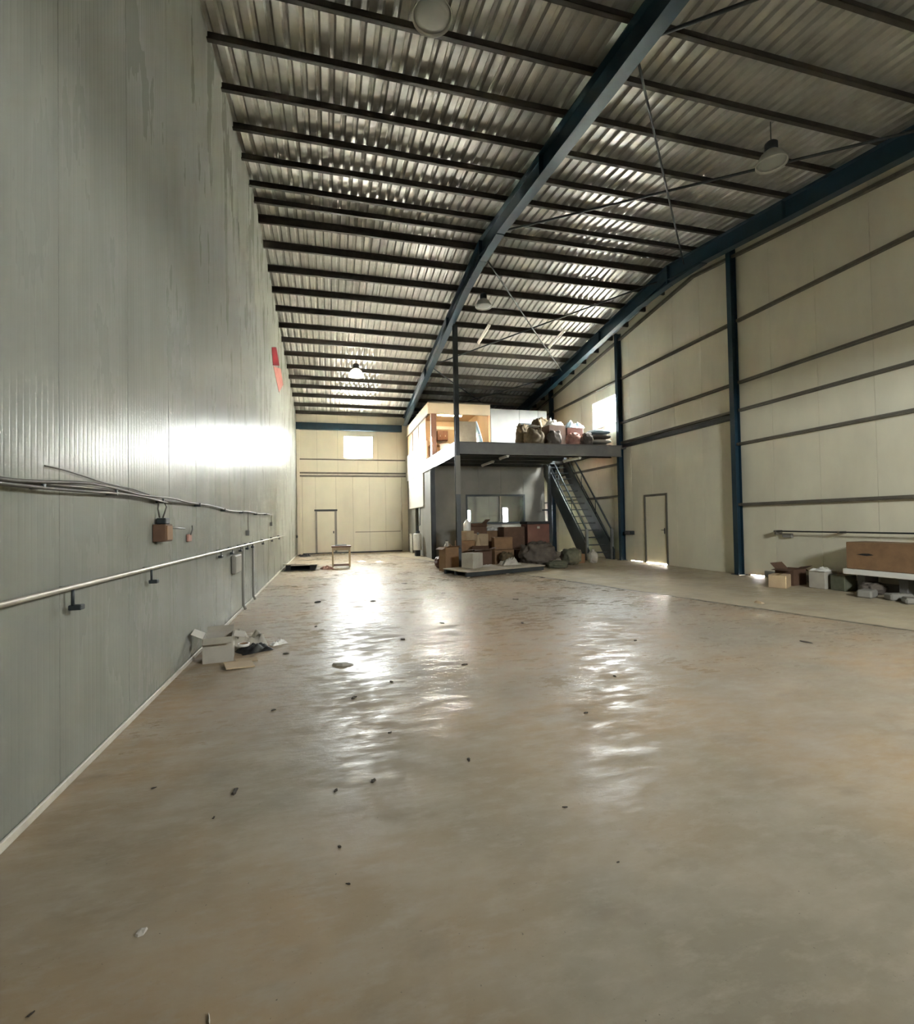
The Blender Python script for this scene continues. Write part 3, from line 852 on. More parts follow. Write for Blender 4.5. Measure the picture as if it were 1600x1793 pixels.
MB().box((XO + 0.01, YO + 0.09, 6.12), (9.2, 21.39, 6.2)).build('top_panel', M_DARK, pw)
t = thing('passage_lamp', (8.1, 20.6, 6.0), 'lit lamp inside the doorway beside the office', 'lamp')
MB().box((7.9, 20.5, 6.06), (8.3, 20.7, 6.119), ch=0.008).build('housing', M_WHITE, t)
MB().tube([(7.95, 20.6, 6.03), (8.25, 20.6, 6.03)], 0.03, 10).build('tube', M_OFFLAMP, t)

# dark trimming beam behind the office top
bb = MB()
isect(bb, (XM + 0.12, 24.6, 6.9), (XR - 0.3, 24.6, 6.9), 0.2, 0.4)
tag(bb.build('trim_2', M_DARK), 'dark steel beam crossing behind the office roof', 'beam', kind='structure')

# stairs
st = thing('staircase', (9.5, 15.8, 0), 'steep dark steel staircase climbing to the mezzanine', 'staircase')
S0, S1 = Vector((0, 15.75, 0.0)), Vector((0, 19.35, 3.95))
for x in (9.0, 10.02):
    MB().extr([(x - 0.02, 15.60, 0.002), (x - 0.02, 16.15, 0.002), (x - 0.02, 19.38, 3.56), (x - 0.02, 19.38, 3.94), (x - 0.02, 19.0, 3.94), (x - 0.02, 15.60, 0.36)], (0.04, 0, 0)).build('stringer', M_DARK, st)
for k in range(14):
    yy = 15.80 + k * 0.258
    zz = 0.27 + k * 0.268
    MB().box((9.022, yy, zz - 0.03), (9.998, yy + 0.26, zz), ch=0.004).build('tread', M_DARK, st)
def rail(x):
    h = MB()
    h.tube([(x, 15.75, 1.08), (x, 19.2, 4.85), (x, 19.4, 4.95)], 0.032, 8)
    h.tube([(x, 15.75, 0.60), (x, 19.2, 4.36)], 0.022, 8)
    h.build('handrail', M_DARK, st)
    MB().box((x - 0.045, 15.70, 0.002), (x + 0.045, 15.80, 1.12), ch=0.008).build('newel_post', M_GREYST, st)
    for k in (4, 8, 12):
        yy = 15.80 + k * 0.258
        zz = 0.27 + k * 0.268
        MB().tube([(x, yy, zz - 0.05), (x, yy, zz + 0.86)], 0.014, 8).build('baluster', M_DARK, st)
rail(9.0)
rail(10.02)

# ------------------------------------------------------------------ lamps
def highbay(label, p, lit=False, s=1.0, top=None):
    x, y, z = p
    t = thing('high_bay_lamp', (x, y, z - 0.3 * s), label, 'lamp', 'bell lamps hanging from the roof')
    MB().lathe((x, y, z - 0.30 * s), [(0.285 * s, 0.0), (0.29 * s, 0.012), (0.27 * s, 0.06 * s), (0.20 * s, 0.20 * s), (0.12 * s, 0.27 * s), (0.115 * s, 0.265 * s), (0.19 * s, 0.19 * s), (0.262 * s, 0.055 * s)], 28, True).build('reflector', M_LAMPSHON if lit else M_LAMPSH, t)
    MB().lathe((x, y, z - 0.30 * s), [(0.0, 0.012), (0.18 * s, 0.016), (0.258 * s, 0.03), (0.258 * s, 0.036), (0.0, 0.02)], 28).build('diffuser', M_LAMPON if lit else M_LAMPOFF, t)
    MB().lathe((x, y, z - 0.03 * s), [(0.0, 0.0), (0.115 * s, 0.0), (0.12 * s, 0.02), (0.12 * s, 0.16 * s), (0.08 * s, 0.20 * s), (0.0, 0.20 * s)], 20).build('ballast_housing', M_DARK, t)
    zt = (top if top else zp(y) - PD / 2)
    MB().tube([(x, y, z + 0.17 * s), (x, y, zt)], 0.008, 6).build('hanger_rod', M_DARK, t)
highbay('dark bell lamp seen from below, nearest of the roof lamps', (1.24, 5.40, 7.60), s=0.82)
highbay('pale unlit bell lamp hanging close to the cream gable wall', (7.05, 6.2, 7.45), s=0.8)
highbay('small unlit bell lamp beside the dark post top', (4.45, 13.35, 7.98), s=0.85)
highbay('lit bell lamp hanging above the end wall bay', (1.06, 18.3, 7.25), True, 1.0)

def tube_light(label, a, b, m=M_TUBE, top=None):
    a, b = Vector(a), Vector(b)
    t = thing('tube_light', (a + b) / 2, label, 'lamp', 'unlit fluorescent tube lights')
    up = Vector((0, 0, 0.035))
    MB().bar(a + up, b + up, 0.10, 0.05).build('housing', m, t)
    d = (b - a).normalized()
    MB().tube([a + d * 0.04 - up * 0.2, b - d * 0.04 - up * 0.2], 0.016, 8).build('tube', M_PLWH, t)
    for p in (a + d * 0.02, b - d * 0.02):
        MB().box(p - Vector((0.03, 0.02, 0.03)), p + Vector((0.03, 0.02, 0.01))).build('end_cap', M_WHITE, t)
    if top:
        for k in (0.2, 0.8):
            p = a.lerp(b, k)
            MB().tube([p + Vector((0, 0, 0.06)), (p.x, p.y, top(p.y))], 0.006, 6).build('hanger', M_DARK, t)
ht = lambda y: zp(y) - 0.05
tube_light('hanging tube light near the dark post, first below the far roof', (5.22, 15.1, 7.93), (5.22, 16.3, 7.78), top=ht)
tube_light('hanging tube light close to the gable wall rafter', (7.9, 15.0, 7.94), (7.9, 16.2, 7.79), top=ht)
tube_light('dull tube light under the deck close to its front beam', (5.8, 15.15, 3.62), (5.8, 15.9, 3.62), top=lambda y: 3.95)
tube_light('dull tube light deeper under the mezzanine deck', (5.82, 16.7, 3.62), (5.82, 18.0, 3.62), top=lambda y: 3.95)
tube_light('pale tube light under the deck above the stairs foot', (8.55, 15.3, 3.62), (8.45, 16.3, 3.62), top=lambda y: 3.95)

# ------------------------------------------------------------------ left wall services
def wob(p, k, amp):
    return p + Vector((0, 0, (noise.noise(Vector((k * 0.7, 3.1, 0.4))) * amp)))
t = thing('rail_pipe', (-1.44, 10, 1.14), 'thin galvanised rail pipe on brackets along the ribbed wall', 'pipe')
MB().tube([(-1.435, 1.0 + k * 0.82, 1.165 - 0.0022 * k) for k in range(21)], 0.016, 10).build('pipe', M_PIPE, t)
for yy in (3.29, 4.58):
    b_ = MB().tube([(-1.435, yy, 1.16), (-1.435, yy, 1.05)], 0.009, 6).box((-1.497, yy - 0.012, 1.14), (-1.44, yy + 0.012, 1.165)).box((-1.455, yy - 0.012, 1.025), (-1.39, yy + 0.04, 1.055), ch=0.004)
    b_.build('bracket', M_DARK, t)
for yy in (7.3, 8.1, 8.85, 9.56, 10.2, 11.78, 13.6, 15.5):
    b_ = MB().box((-1.497, yy - 0.015, 1.13), (-1.44, yy + 0.015, 1.165)).box((-1.47, yy - 0.03, 1.05), (-1.42, yy + 0.06, 1.085), ch=0.004).tube([(-1.435, yy, 1.14), (-1.435, yy, 1.07)], 0.007, 6)
    b_.build('bracket', M_DARK, t)
for yy in (9.15, 10.3):
    MB().tube([(-1.45, yy, 1.14), (-1.45, yy, 0.10), (-1.42, yy + 0.02, 0.03)], 0.022, 8).build('drop_pipe', M_GREYWALL, t)
MB().box((-1.497, 8.3, 0.72), (-1.42, 8.85, 1.02), ch=0.02).build('junction_plate', M_GREYWALL, t)

t = thing('cable_bundle', (-1.44, 8, 1.72), 'sagging black cable bundle along the ribbed wall', 'cable')
def zc(y):
    return 1.74 + 0.012 * math.sin(y * 2.1) - 0.010 * math.sin(y * 0.9)
pts = [Vector((-1.45, 1.0 + 0.25 * k, zc(1.0 + 0.25 * k))) for k in range(52)]
MB().tube(pts, 0.011, 8).build('main_cable', M_CABLE, t)
MB().tube([(p.x + 0.018, p.y, p.z + 0.014 + 0.012 * math.sin(p.y * 4)) for p in pts[:21]], 0.012, 8, 0.006).build('cable', M_CABLE, t)
MB().tube([(p.x + 0.012, p.y, p.z - 0.018 + 0.008 * math.sin(p.y * 3 + 1)) for p in pts[:17]], 0.012, 8, 0.008).build('cable', M_CABLE, t)
MB().tube([(-1.48, 3.1 + 0.2 * k, 1.84 - 0.008 * k + 0.006 * math.sin(k * 1.3)) for k in range(10)], 0.004, 6).build('loose_wire', M_CABLE, t)
for yy in (3.0, 3.9, 4.9, 6.2, 7.6, 9.1, 10.8, 12.4):
    MB().box((-1.498, yy - 0.012, zc(yy) - 0.03), (-1.43, yy + 0.012, zc(yy) + 0.012), ch=0.003).build('clip', M_DARK, t)
for yy, z1 in ((9.75, 1.40), (13.6, 1.56)):
    MB().tube([(-1.45, yy, zc(yy)), (-1.455, yy + 0.01, (zc(yy) + z1) / 2), (-1.45, yy, z1)], 0.008, 6).build('drop_cable', M_CABLE, t)
    MB().box((-1.49, yy - 0.03, z1 - 0.10), (-1.43, yy + 0.03, z1), ch=0.006).build('socket', M_GREYST, t)
MB().tube([(-1.46, 4.86, zc(4.86)), (-1.465, 4.85, 1.66), (-1.45, 4.84, 1.58)], 0.007, 6).build('drop_cable', M_CABLE, t)
MB().tube([(-1.46, 4.98, zc(4.98)), (-1.44, 5.0, 1.68), (-1.45, 4.93, 1.58)], 0.006, 6).build('drop_cable', M_CABLE, t)

t = thing('switch_box', (-1.45, 4.88, 1.36), 'small brown wooden switch box hanging under the cable bundle', 'switch box')
MB().box((-1.497, 4.80, 1.365), (-1.39, 4.99, 1.52), ch=0.006).build('body', M_CARDD, t)
MB().box((-1.389, 4.82, 1.38), (-1.382, 4.97, 1.505)).build('face_plate', M_CARD, t)
MB().box((-1.48, 4.84, 1.52), (-1.40, 4.96, 1.575), ch=0.008).build('cable_gland', M_DARK, t)
MB().tube([(-1.42, 4.99, 1.49), (-1.38, 5.35, 1.475)], 0.012, 8, 0.006).build('lever', M_GREYST, t)
t = thing('wall_tap', (-1.47, 5.9, 1.33), 'small pinkish hook plate on the wall above the rail pipe', 'hook')
MB().box((-1.498, 5.85, 1.33), (-1.47, 5.97, 1.41), ch=0.006).build('plate', M_PINK, t)
MB().tube([(-1.47, 5.91, 1.40), (-1.45, 5.92, 1.46), (-1.46, 5.95, 1.50)], 0.008, 6).build('hook', M_GREYST, t)
t = thing('wall_socket', (-1.47, 24.3, 0.84), 'small dark socket on the ribbed wall near the wide gate', 'socket')
MB().box((-1.499, 24.2, 0.84), (-1.44, 24.5, 0.96), ch=0.008).build('plate', M_DARK, t)
MB().box((-1.44, 24.28, 0.87), (-1.43, 24.42, 0.93)).build('face', M_GREYST, t)

# red sign painted on sheet metal, high on the left wall
t = thing('red_wall_sign', (-1.49, 16.3, 5.8), 'red and faded pink sign plate high on the ribbed wall', 'sign')
MB().extr([(-1.497, 14.52, 6.52), (-1.497, 15.64, 6.92), (-1.497, 16.68, 6.68), (-1.497, 14.77, 6.08)], (0.012, 0, 0)).build('red_field', M_RED, t)
MB().extr([(-1.498, 14.9, 6.10), (-1.498, 17.2, 6.74), (-1.498, 18.1, 6.45), (-1.498, 16.5, 5.75)], (0.006, 0, 0)).build('faded_field', M_REDP, t)

# ------------------------------------------------------------------ right wall services
t = thing('wall_rail', (10.08, 6, 1.1), 'thin dark rail on the gable wall above the brown carton', 'rail')
MB().tube([(10.08, 9.1, 1.13), (10.08, 2.0, 1.13)], 0.016, 8).build('pipe', M_DARK, t)
for yy in (9.05, 7.6, 6.1, 4.6):
    MB().box((10.06, yy - 0.02, 1.05 if yy > 9 else 1.10), (XR - 0.001, yy + 0.02, 1.15)).build('bracket', M_GIRT, t)
MB().box((10.18, 8.75, 0.98), (XR - 0.001, 8.98, 1.08), ch=0.006).build('plate', M_GREYWALL, t)
t = thing('door_side_box', (10.1, 14.85, 0.9), 'small dark box on the wall between column and plain door', 'box')
MB().box((10.08, 14.7, 0.92), (XR - 0.002, 15.05, 1.05), ch=0.01).build('body', M_DARK, t)
MB().box((10.07, 14.74, 0.94), (10.079, 15.0, 1.03)).build('cover', M_GREYST, t)

# ------------------------------------------------------------------ cartons, sacks, cloths
def carton(label, c, size, rz, m=M_CARD, mode='closed', cat='carton', group=None, tape=M_TAPE, tilt=0.0, name='cardboard_carton'):
    """c = centre of the base; parts: body, flaps, tape"""
    t = thing(name, c, label, cat, group)
    t.rotation_euler = (tilt, 0, rz)
    L_, W_, H_ = size
    O = Vector(c)
    a, b = L_ / 2, W_ / 2
    th = 0.012
    if mode == 'closed':
        MB().box(O + Vector((-a, -b, 0)), O + Vector((a, b, H_)), ch=0.01).build('body', m, t)
        for s in (-1, 1):
            MB().box(O + Vector((-a + 0.006, 0.003 if s > 0 else -b + 0.004, H_ + 0.0005)), O + Vector((a - 0.006, b - 0.004 if s > 0 else -0.003, H_ + 0.006))).build('flap', m, t)
        MB().box(O + Vector((-a * 0.99, -0.03, H_ + 0.0065)), O + Vector((a * 0.99, 0.03, H_ + 0.008))).build('tape', tape, t)
    else:
        mb = MB().box(O + Vector((-a, -b, 0)), O + Vector((a, b, th)))
        mb.box(O + Vector((-a, -b, th)), O + Vector((-a + th, b, H_))).box(O + Vector((a - th, -b, th)), O + Vector((a, b, H_)))
        mb.box(O + Vector((-a + th, -b, th)), O + Vector((a - th, -b + th, H_))).box(O + Vector((-a + th, b - th, th)), O + Vector((a - th, b, H_)))
        mb.build('body', m, t)
        fl = min(b, a) * 0.8
        for (sx, sy) in ((1, 0), (-1, 0), (0, 1), (0, -1)):
            ang = random.uniform(0.2, 1.1)
            dx, dz = math.cos(ang) * fl, math.sin(ang) * fl
            if random.random() < 0.4: dz = -dz * 0.6
            if sx:
                e1 = O + Vector((sx * a, -b + 0.01, H_)); e2 = O + Vector((sx * a, b - 0.01, H_))
                MB().extr([e1, e2, e2 + Vector((sx * dx, 0, dz)), e1 + Vector((sx * dx, 0, dz))], (sx * 0.004, 0, 0.005)).build('flap', m, t)
            else:
                e1 = O + Vector((-a + 0.01, sy * b, H_)); e2 = O + Vector((a - 0.01, sy * b, H_))
                MB().extr([e1, e2, e2 + Vector((0, sy * dx, dz)), e1 + Vector((0, sy * dx, dz))], (0, sy * 0.004, 0.005)).build('flap', m, t)
    return t

def lump(name, label, c, size, m, cat, seed=0, wr=0.18, rz=0.0, group=None, tie=False, freq=2.2, flat=0.0):
    """soft sack / heap: rounded body resting on its flat base, with wrinkles and a tied neck or seam"""
    t = thing(name, c, label, cat, group)
    t.rotation_euler = (0, 0, rz)
    O = Vector(c)
    vs, fs = [], []
    nu, nv = 44, 24
    sx, sy, sz = size[0] / 2, size[1] / 2, size[2]
    for j in range(nv + 1):
        ph = math.pi * j / nv
        for i in range(nu):
            th = 2 * math.pi * i / nu
            d = Vector((math.sin(ph) * math.cos(th), math.sin(ph) * math.sin(th), math.cos(ph)))
            n_ = noise.noise(d * freq + Vector((seed * 7.3, seed * 1.7, 0))) + 0.5 * noise.noise(d * freq * 2.7 + Vector((seed * 3.3, 0, 2)))
            n_ += 0.55 * (0.5 - abs(noise.noise(Vector((d.x * 3.1, d.y * 3.1, d.z * 1.6)) * 1.5 + Vector((seed, 4, 1)))) * 2.2) + 0.25 * noise.noise(d * freq * 6.0 + Vector((0, seed, 3)))
            r = 1 + wr * n_
            sg = lambda q, p: math.copysign(abs(q) ** p, q)
            p = Vector((sg(d.x, 0.75) * sx * r, sg(d.y, 0.75) * sy * r, (sg(d.z, 0.8) * 0.5 * r + 0.5) * sz))
            p.z = max(p.z, 0.0)
            if flat and p.z > sz * flat: p.z = sz * flat + (p.z - sz * flat) * 0.25
            vs.append(O + p)
    for j in range(nv):
        for i in range(nu):
            k = (i + 1) % nu
            fs.append((j * nu + i, j * nu + k, (j + 1) * nu + k, (j + 1) * nu + i))
    MB().add(vs, fs, True).build('body', m, t)
    if tie:
        MB().lathe(O + Vector((sx * 0.1, 0, sz * 0.93)), [(0.0, 0.0), (0.05, 0.0), (0.03, 0.03), (0.06, 0.09), (0.0, 0.07)], 10).build('tied_neck', m, t)
    else:
        MB().tube([O + Vector((-sx * 0.7 + 1.4 * sx * k / 8, -sy * 0.98 + 0.10 * sy * abs(k - 4), sz * 0.45)) for k in range(9)], 0.008, 5).build('seam', m, t)
    return t

def drape(name, label, c, size, m, cat, seed=0, h=0.1, rz=0.0, group=None):
    """crumpled sheet lying on a surface: thin grid with folds"""
    O = Vector(c)
    nx, ny = 16, 12
    vs, fs = [], []
    R = Matrix.Rotation(rz, 3, 'Z')
    for layer in (0, 1):
        for j in range(ny + 1):
            for i in range(nx + 1):
                u, v = i / nx * 2 - 1, j / ny * 2 - 1
                q = Vector((u * 2.2 + seed * 5.1, v * 2.2, seed))
                e = max(0.0, 1 - max(abs(u), abs(v)) ** 3)
                z = max(0.0, (0.55 + 0.9 * noise.noise(q) + 0.35 * noise.noise(q * 2.6)) * h * e) + 0.004
                w = 1 + 0.18 * noise.noise(Vector((u * 1.5, v * 1.5, seed + 9)))
                p = R @ Vector((u * size[0] / 2 * w, v * size[1] / 2 * w, 0))
                vs.append(O + p + Vector((0, 0, z - (0.003 if layer else 0))))
    n1 = (nx + 1) * (ny + 1)
    for layer in (0, 1):
        for j in range(ny):
            for i in range(nx):
                a = layer * n1 + j * (nx + 1) + i
                fs.append((a, a + 1, a + nx + 2, a + nx + 1))
    o = MB().add(vs, fs, True).build(name, m, base=c)
    return tag(o, label, cat, group)

# --- pallet platform in front of the mezzanine post
PA = math.radians(17.5)
pc = Vector((4.62, 13.30, 0))
t = thing('pallet', pc, 'low dusty wooden pallet with plywood top before the mezzanine', 'pallet')
t.rotation_euler = (0, 0, PA)
for k in range(5):
    MB().box(pc + Vector((-1.38, -0.62 + k * 0.25, 0.135)), pc + Vector((1.38, -0.62 + k * 0.25 + 0.235, 0.165)), ch=0.004).build('top_board', M_PLY, t)
for k in range(3):
    MB().box(pc + Vector((-1.36, -0.58 + k * 0.54, 0.02)), pc + Vector((1.36, -0.58 + k * 0.54 + 0.08, 0.134))).build('bearer', M_DARK, t)
for k in range(3):
    MB().box(pc + Vector((-1.36 + k * 1.31, -0.60, 0.0)), pc + Vector((-1.36 + k * 1.31 + 0.10, 0.60, 0.019))).build('bottom_board', M_PLY, t)
ZP = 0.166
carton('pale grey carton on the corner of the pallet', (3.92, 13.22, ZP), (0.46, 0.42, 0.42), 0.62, M_CARDG)
drape('paper_sheet', 'crumpled pale paper on the pallet beside the grey carton', (4.5, 13.55, ZP), (0.42, 0.35), M_PALE, 'paper', 3, 0.05, 0.3)
drape('white_rag', 'white crumpled rag at the back of the pallet', (5.25, 13.75, ZP), (0.62, 0.45), M_CLOTHW, 'rag', 5, 0.22, 0.2)
# --- goods behind it, under the deck
G = 'goods heaped under the mezzanine'
carton('open tan carton behind the pallet beside the pale grey one', (3.50, 14.28, 0), (0.46, 0.40, 0.72), 0.3, M_CARD, 'open', group=G)
carton('dark open carton behind the pale grey carton on the pallet', (4.66, 14.62, 0), (0.56, 0.40, 0.60), -0.15, M_CARDD, 'open', group=G)
carton('tan carton leaning at the foot of the dark post', (4.35, 15.45, 0), (0.55, 0.45, 0.85), 0.2, M_CARD, 'closed', group=G)
carton('small pale carton on top of the tan carton by the post', (4.42, 15.42, 0.865), (0.34, 0.30, 0.30), 0.5, M_CARDL, 'closed', group=G)
carton('brown carton with tape in the middle of the heap', (5.55, 15.3, 0), (0.70, 0.50, 0.52), 0.1, M_CARD, 'closed', group=G)
carton('brown carton stacked on the middle carton of the heap', (5.62, 15.4, 0.53), (0.62, 0.46, 0.40), -0.12, M_CARD, 'closed', group=G)
carton('pale carton standing upright between brown cartons', (4.98, 15.75, 0), (0.40, 0.36, 1.05), 0.25, M_CARDL, 'closed', group=G)
carton('dark brown carton topping the back row below the window', (5.15, 16.75, 0), (0.6, 0.5, 1.40), 0.05, M_CARDD, 'open', group=G)
carton('tall dark brown carton left of the red brown chest', (6.35, 16.4, 0), (0.80, 0.55, 1.25), 0.04, M_CARDD, 'closed', group=G)
carton('brown carton under white wrapping in the back row', (5.85, 17.0, 0), (0.70, 0.5, 1.12), -0.05, M_CARD, 'closed', group=G)
drape('plastic_wrap', 'crumpled white plastic wrap on the back row carton', (5.82, 16.95, 1.13), (0.62, 0.45), M_PLWH, 'plastic wrap', 11, 0.16, 0.1)
# red brown chest
t = thing('wooden_chest', (7.2, 16.4, 0), 'red brown wooden chest with dark lid at the end of the heap', 'chest')
MB().box((6.85, 16.1, 0.62), (7.70, 16.7, 1.34), ch=0.012).build('body', M_REDBR, t)
MB().box((6.82, 16.06, 1.341), (7.73, 16.74, 1.44), ch=0.012).build('lid', M_BLACK, t)
MB().box((6.85, 16.12, 0.5), (7.70, 16.7, 0.619)).build('plinth', M_BLACK, t)
for a in (6.87, 7.60):
    for b in (16.13, 16.6):
        MB().box((a, b, 0.0), (a + 0.08, b + 0.08, 0.499)).build('leg', M_BROWNW, t)
MB().box((7.22, 16.085, 1.18), (7.32, 16.099, 1.26)).build('lock_plate', M_PIPE, t)
carton('wide dark carton hidden below the heaped blanket', (6.5, 15.62, 0), (0.85, 0.5, 0.48), 0.05, M_CARDD, 'closed', group=G)
lump('blanket_heap', 'heap of grey brown blankets beside the pallet end', (6.55, 14.62, 0), (1.15, 0.8, 0.74), M_FABRIC, 'blankets', 2, 0.30, 0.1)
lump('cloth_heap', 'small brown cloth bundle before the dark cartons', (5.52, 14.72, 0), (0.42, 0.36, 0.46), M_OLIVE, 'cloth', 4, 0.28, 0.3)
lump('sack', 'grey green sack at the end of the heap nearest the stairs', (7.72, 14.55, 0), (0.62, 0.55, 0.50), M_GREEN, 'sack', 6, 0.2, 0.2)
lump('sack', 'dark green sack slumped behind the pallet end', (6.75, 13.62, 0), (0.66, 0.42, 0.24), M_GREEN, 'sack', 8, 0.2, -0.1)
carton('low tan carton beside the grey green sack', (8.22, 14.98, 0), (0.34, 0.30, 0.30), 0.3, M_CARD, 'closed', group=G)
lump('sack', 'pale round tied sack near the staircase foot', (8.6, 14.7, 0), (0.34, 0.32, 0.40), M_CARDG, 'sack', 9, 0.12, 0.0, tie=True)
lump('bag', 'dark bag lying between carton and staircase foot', (8.3, 15.6, 0), (0.8, 0.5, 0.45), M_FABRIC, 'bag', 10, 0.2, 0.1)
lump('bag', 'faded pink bag at the heap end by the corner post', (4.15, 16.9, 0), (0.42, 0.40, 0.62), M_PINK, 'bag', 12, 0.22, 0.1, tie=True)
lump('bag', 'dark red bag lying on the floor behind the pallet', (3.62, 15.4, 0), (0.62, 0.5, 0.38), M_REDBR, 'bag', 13, 0.2, 0.3)
drape('paper_sheet', 'pale paper lying by the faded pink bag', (3.5, 16.55, 0), (0.45, 0.3), M_PALE, 'paper', 14, 0.05, 0.6)
def jug(label, c, h, r, m=M_PLWH):
    t = thing('plastic_jug', c, label, 'jug')
    MB().lathe(c, [(0.0, 0.0), (r * 0.95, 0.0), (r, 0.02), (r, h * 0.62), (r * 0.45, h * 0.84), (r * 0.28, h * 0.87), (r * 0.28, h * 0.95), (0.0, h * 0.95)], 18).build('body', m, t)
    MB().lathe(Vector(c) + Vector((0, 0, h * 0.951)), [(0.0, 0.0), (r * 0.34, 0.0), (r * 0.34, h * 0.06), (0.0, h * 0.06)], 14).build('cap', M_GREYST, t)
    c = Vector(c)
    MB().tube([c + Vector((r * 0.3, 0, h * 0.86)), c + Vector((r * 0.85, 0, h * 0.82)), c + Vector((r * 0.98, 0, h * 0.6))], 0.012, 6).build('handle', m, t)
jug('white plastic jug on the small pale carton', (4.42, 15.42, 1.174), 0.40, 0.12)
jug('white plastic jug standing beside the faded pink bag', (3.95, 16.35, 0), 0.85, 0.16)
jug('whitish bottle standing among the dark cartons', (4.72, 15.2, 0), 1.10, 0.10, M_CARDL)

# --- goods on the mezzanine
MG = 'goods heaped on the mezzanine deck'
t = thing('leaning_board', (4.8, 16.2, ZD), 'grey brown board standing on the deck beside the dark post', 'board')
MB().box((4.36, 16.15, ZD), (5.02, 16.19, 4.96), ch=0.004).build('sheet', M_PLY, t)
MB().box((4.36, 16.12, ZD + 0.1), (5.02, 16.149, ZD + 0.16)).build('batten', M_BROWNW, t)
MB().bar((4.7, 16.2, 4.8), (4.7, 16.7, ZD + 0.001), 0.05, 0.05).build('prop', M_BROWNW, t)
t = thing('wrapped_roll', (5.3, 16.2, ZD), 'pale blue plastic wrapped roll leaning against the board', 'roll')
MB().tube([(5.22, 16.25, ZD + 0.06), (5.16, 16.28, 4.5), (5.08, 16.30, 4.85), (5.05, 16.30, 5.0)], 0.11, 12, 0.05).build('roll', M_PLBL, t)
MB().lathe((5.15, 16.28, 4.50), [(0.095, 0.0), (0.10, 0.02), (0.095, 0.04)], 12).build('tie', M_PLWH, t)
drape('plastic_sheet', 'white plastic sheet crumpled on the deck beside the wrapped roll', (5.62, 16.1, ZD), (0.55, 0.4), M_PLWH, 'plastic sheet', 21, 0.12, 0.1)
lump('sack', 'olive brown sack at the start of the deck heap', (7.22, 16.2, ZD), (0.7, 0.56, 0.74), M_OLIVE, 'sack', 22, 0.22, 0.1)
drape('white_paper', 'white paper lying on the olive brown sack', (7.2, 16.15, ZD + 0.80), (0.42, 0.3), M_PLWH, 'paper', 23, 0.05, 0.2)
lump('sack', 'tall dark olive sack behind the deck heap', (7.9, 17.15, ZD), (0.7, 0.6, 1.3), M_OLIVE, 'sack', 24, 0.22, 0.3)
carton('dark brown carton in the middle of the deck heap', (8.05, 16.3, ZD), (0.70, 0.55, 0.85), 0.1, M_CARDD, 'closed', group=MG)
lump('bag', 'faded pink bag low in the deck heap', (8.49, 15.65, ZD), (0.46, 0.40, 0.50), M_PINK, 'bag', 25, 0.22, 0.0)
carton('red brown carton below the pale blue sheet', (8.80, 16.3, ZD), (0.64, 0.55, 0.78), -0.05, M_REDBR, 'closed', group=MG)
drape('plastic_sheet', 'pale blue plastic sheet shining on top of the deck heap', (8.84, 16.3, ZD + 0.79), (0.66, 0.5), M_PLBL, 'plastic sheet', 26, 0.30, 0.05)
drape('plastic_sheet', 'white plastic sheet on the dark carton of the deck heap', (8.05, 16.3, ZD + 0.86), (0.62, 0.5), M_PLWH, 'plastic sheet', 27, 0.30, 0.1)
lump('cloth_heap', 'dark grey cloth heap low between olive sack and pink bag', (7.74, 15.62, ZD), (0.5, 0.40, 0.55), M_FABRIC, 'cloth', 71, 0.25, 0.2)
lump('sack', 'brown sack standing behind the olive brown sack', (7.12, 16.95, ZD), (0.55, 0.5, 1.0), M_OLIVE, 'sack', 72, 0.22, 0.4, tie=True)
lump('bag', 'grey bag squeezed between pink bag and folded mattresses', (9.0, 15.6, ZD), (0.42, 0.40, 0.52), M_FABRIC, 'bag', 73, 0.2, 0.1)
lump('sack', 'dark brown sack behind the white sheeted carton', (8.62, 17.1, ZD), (0.6, 0.55, 1.05), M_CARDD, 'sack', 74, 0.2, 0.1)
t = thing('wooden_plank', (7.6, 17.75, ZD), 'brown plank leaning over the back of the deck heap', 'plank')
MB().bar((7.0, 17.72, ZD + 0.06), (8.5, 17.80, 5.50), 0.03, 0.14, (0, 0, 1)).build('board', M_CARD, t)
MB().bar((7.5, 17.69, ZD + 0.60), (7.62, 17.70, ZD + 0.74), 0.02, 0.12).build('cleat', M_BROWNW, t)
for k, (zz, lab, mm) in enumerate(((0.0, 'lowest folded grey mattress of the stack by the wall column', M_FABRIC), (0.17, 'second folded mattress of the stack by the wall column', M_CARDG),
                                  (0.34, 'third folded mattress of the stack by the wall column', M_FABRIC), (0.51, 'topmost pale blue mattress of the stack by the wall column', M_PLBL))):
    lump('folded_mattress', lab, (9.66 - 0.02 * k, 15.82, ZD + zz), (0.86, 0.6, 0.165), mm, 'mattress', 30 + k, 0.04, 0.02 * k, 'folded mattresses on the deck', flat=0.75)

# --- litter by the left wall
carton('grey open carton with raised flap at the foot of the ribbed wall', (-1.21, 6.0, 0), (0.30, 0.34, 0.27), 0.12, M_CARDG, 'open')
t = thing('cardboard_sheet', (-0.95, 5.72, 0), 'flat pale cardboard sheet before the grey open carton', 'cardboard')
MB().box((-1.08, 5.50, 0.012), (-0.80, 5.74, 0.022), rot=(0.05, 0.06, 0.3)).build('sheet', M_CARDL, t)
MB().box((-1.00, 5.72, 0.018), (-0.78, 5.80, 0.026), rot=(0.25, 0.05, 0.3)).build('folded_edge', M_CARDL, t)
drape('grey_rag', 'crumpled grey rag behind the grey open carton', (-1.0, 6.55, 0), (0.46, 0.36), M_CARDG, 'rag', 41, 0.22, 0.3)
drape('black_plastic_bag', 'flat black plastic bag beside the grey open carton', (-0.88, 6.25, 0), (0.36, 0.26), M_BLACK, 'plastic bag', 42, 0.10, 0.5)
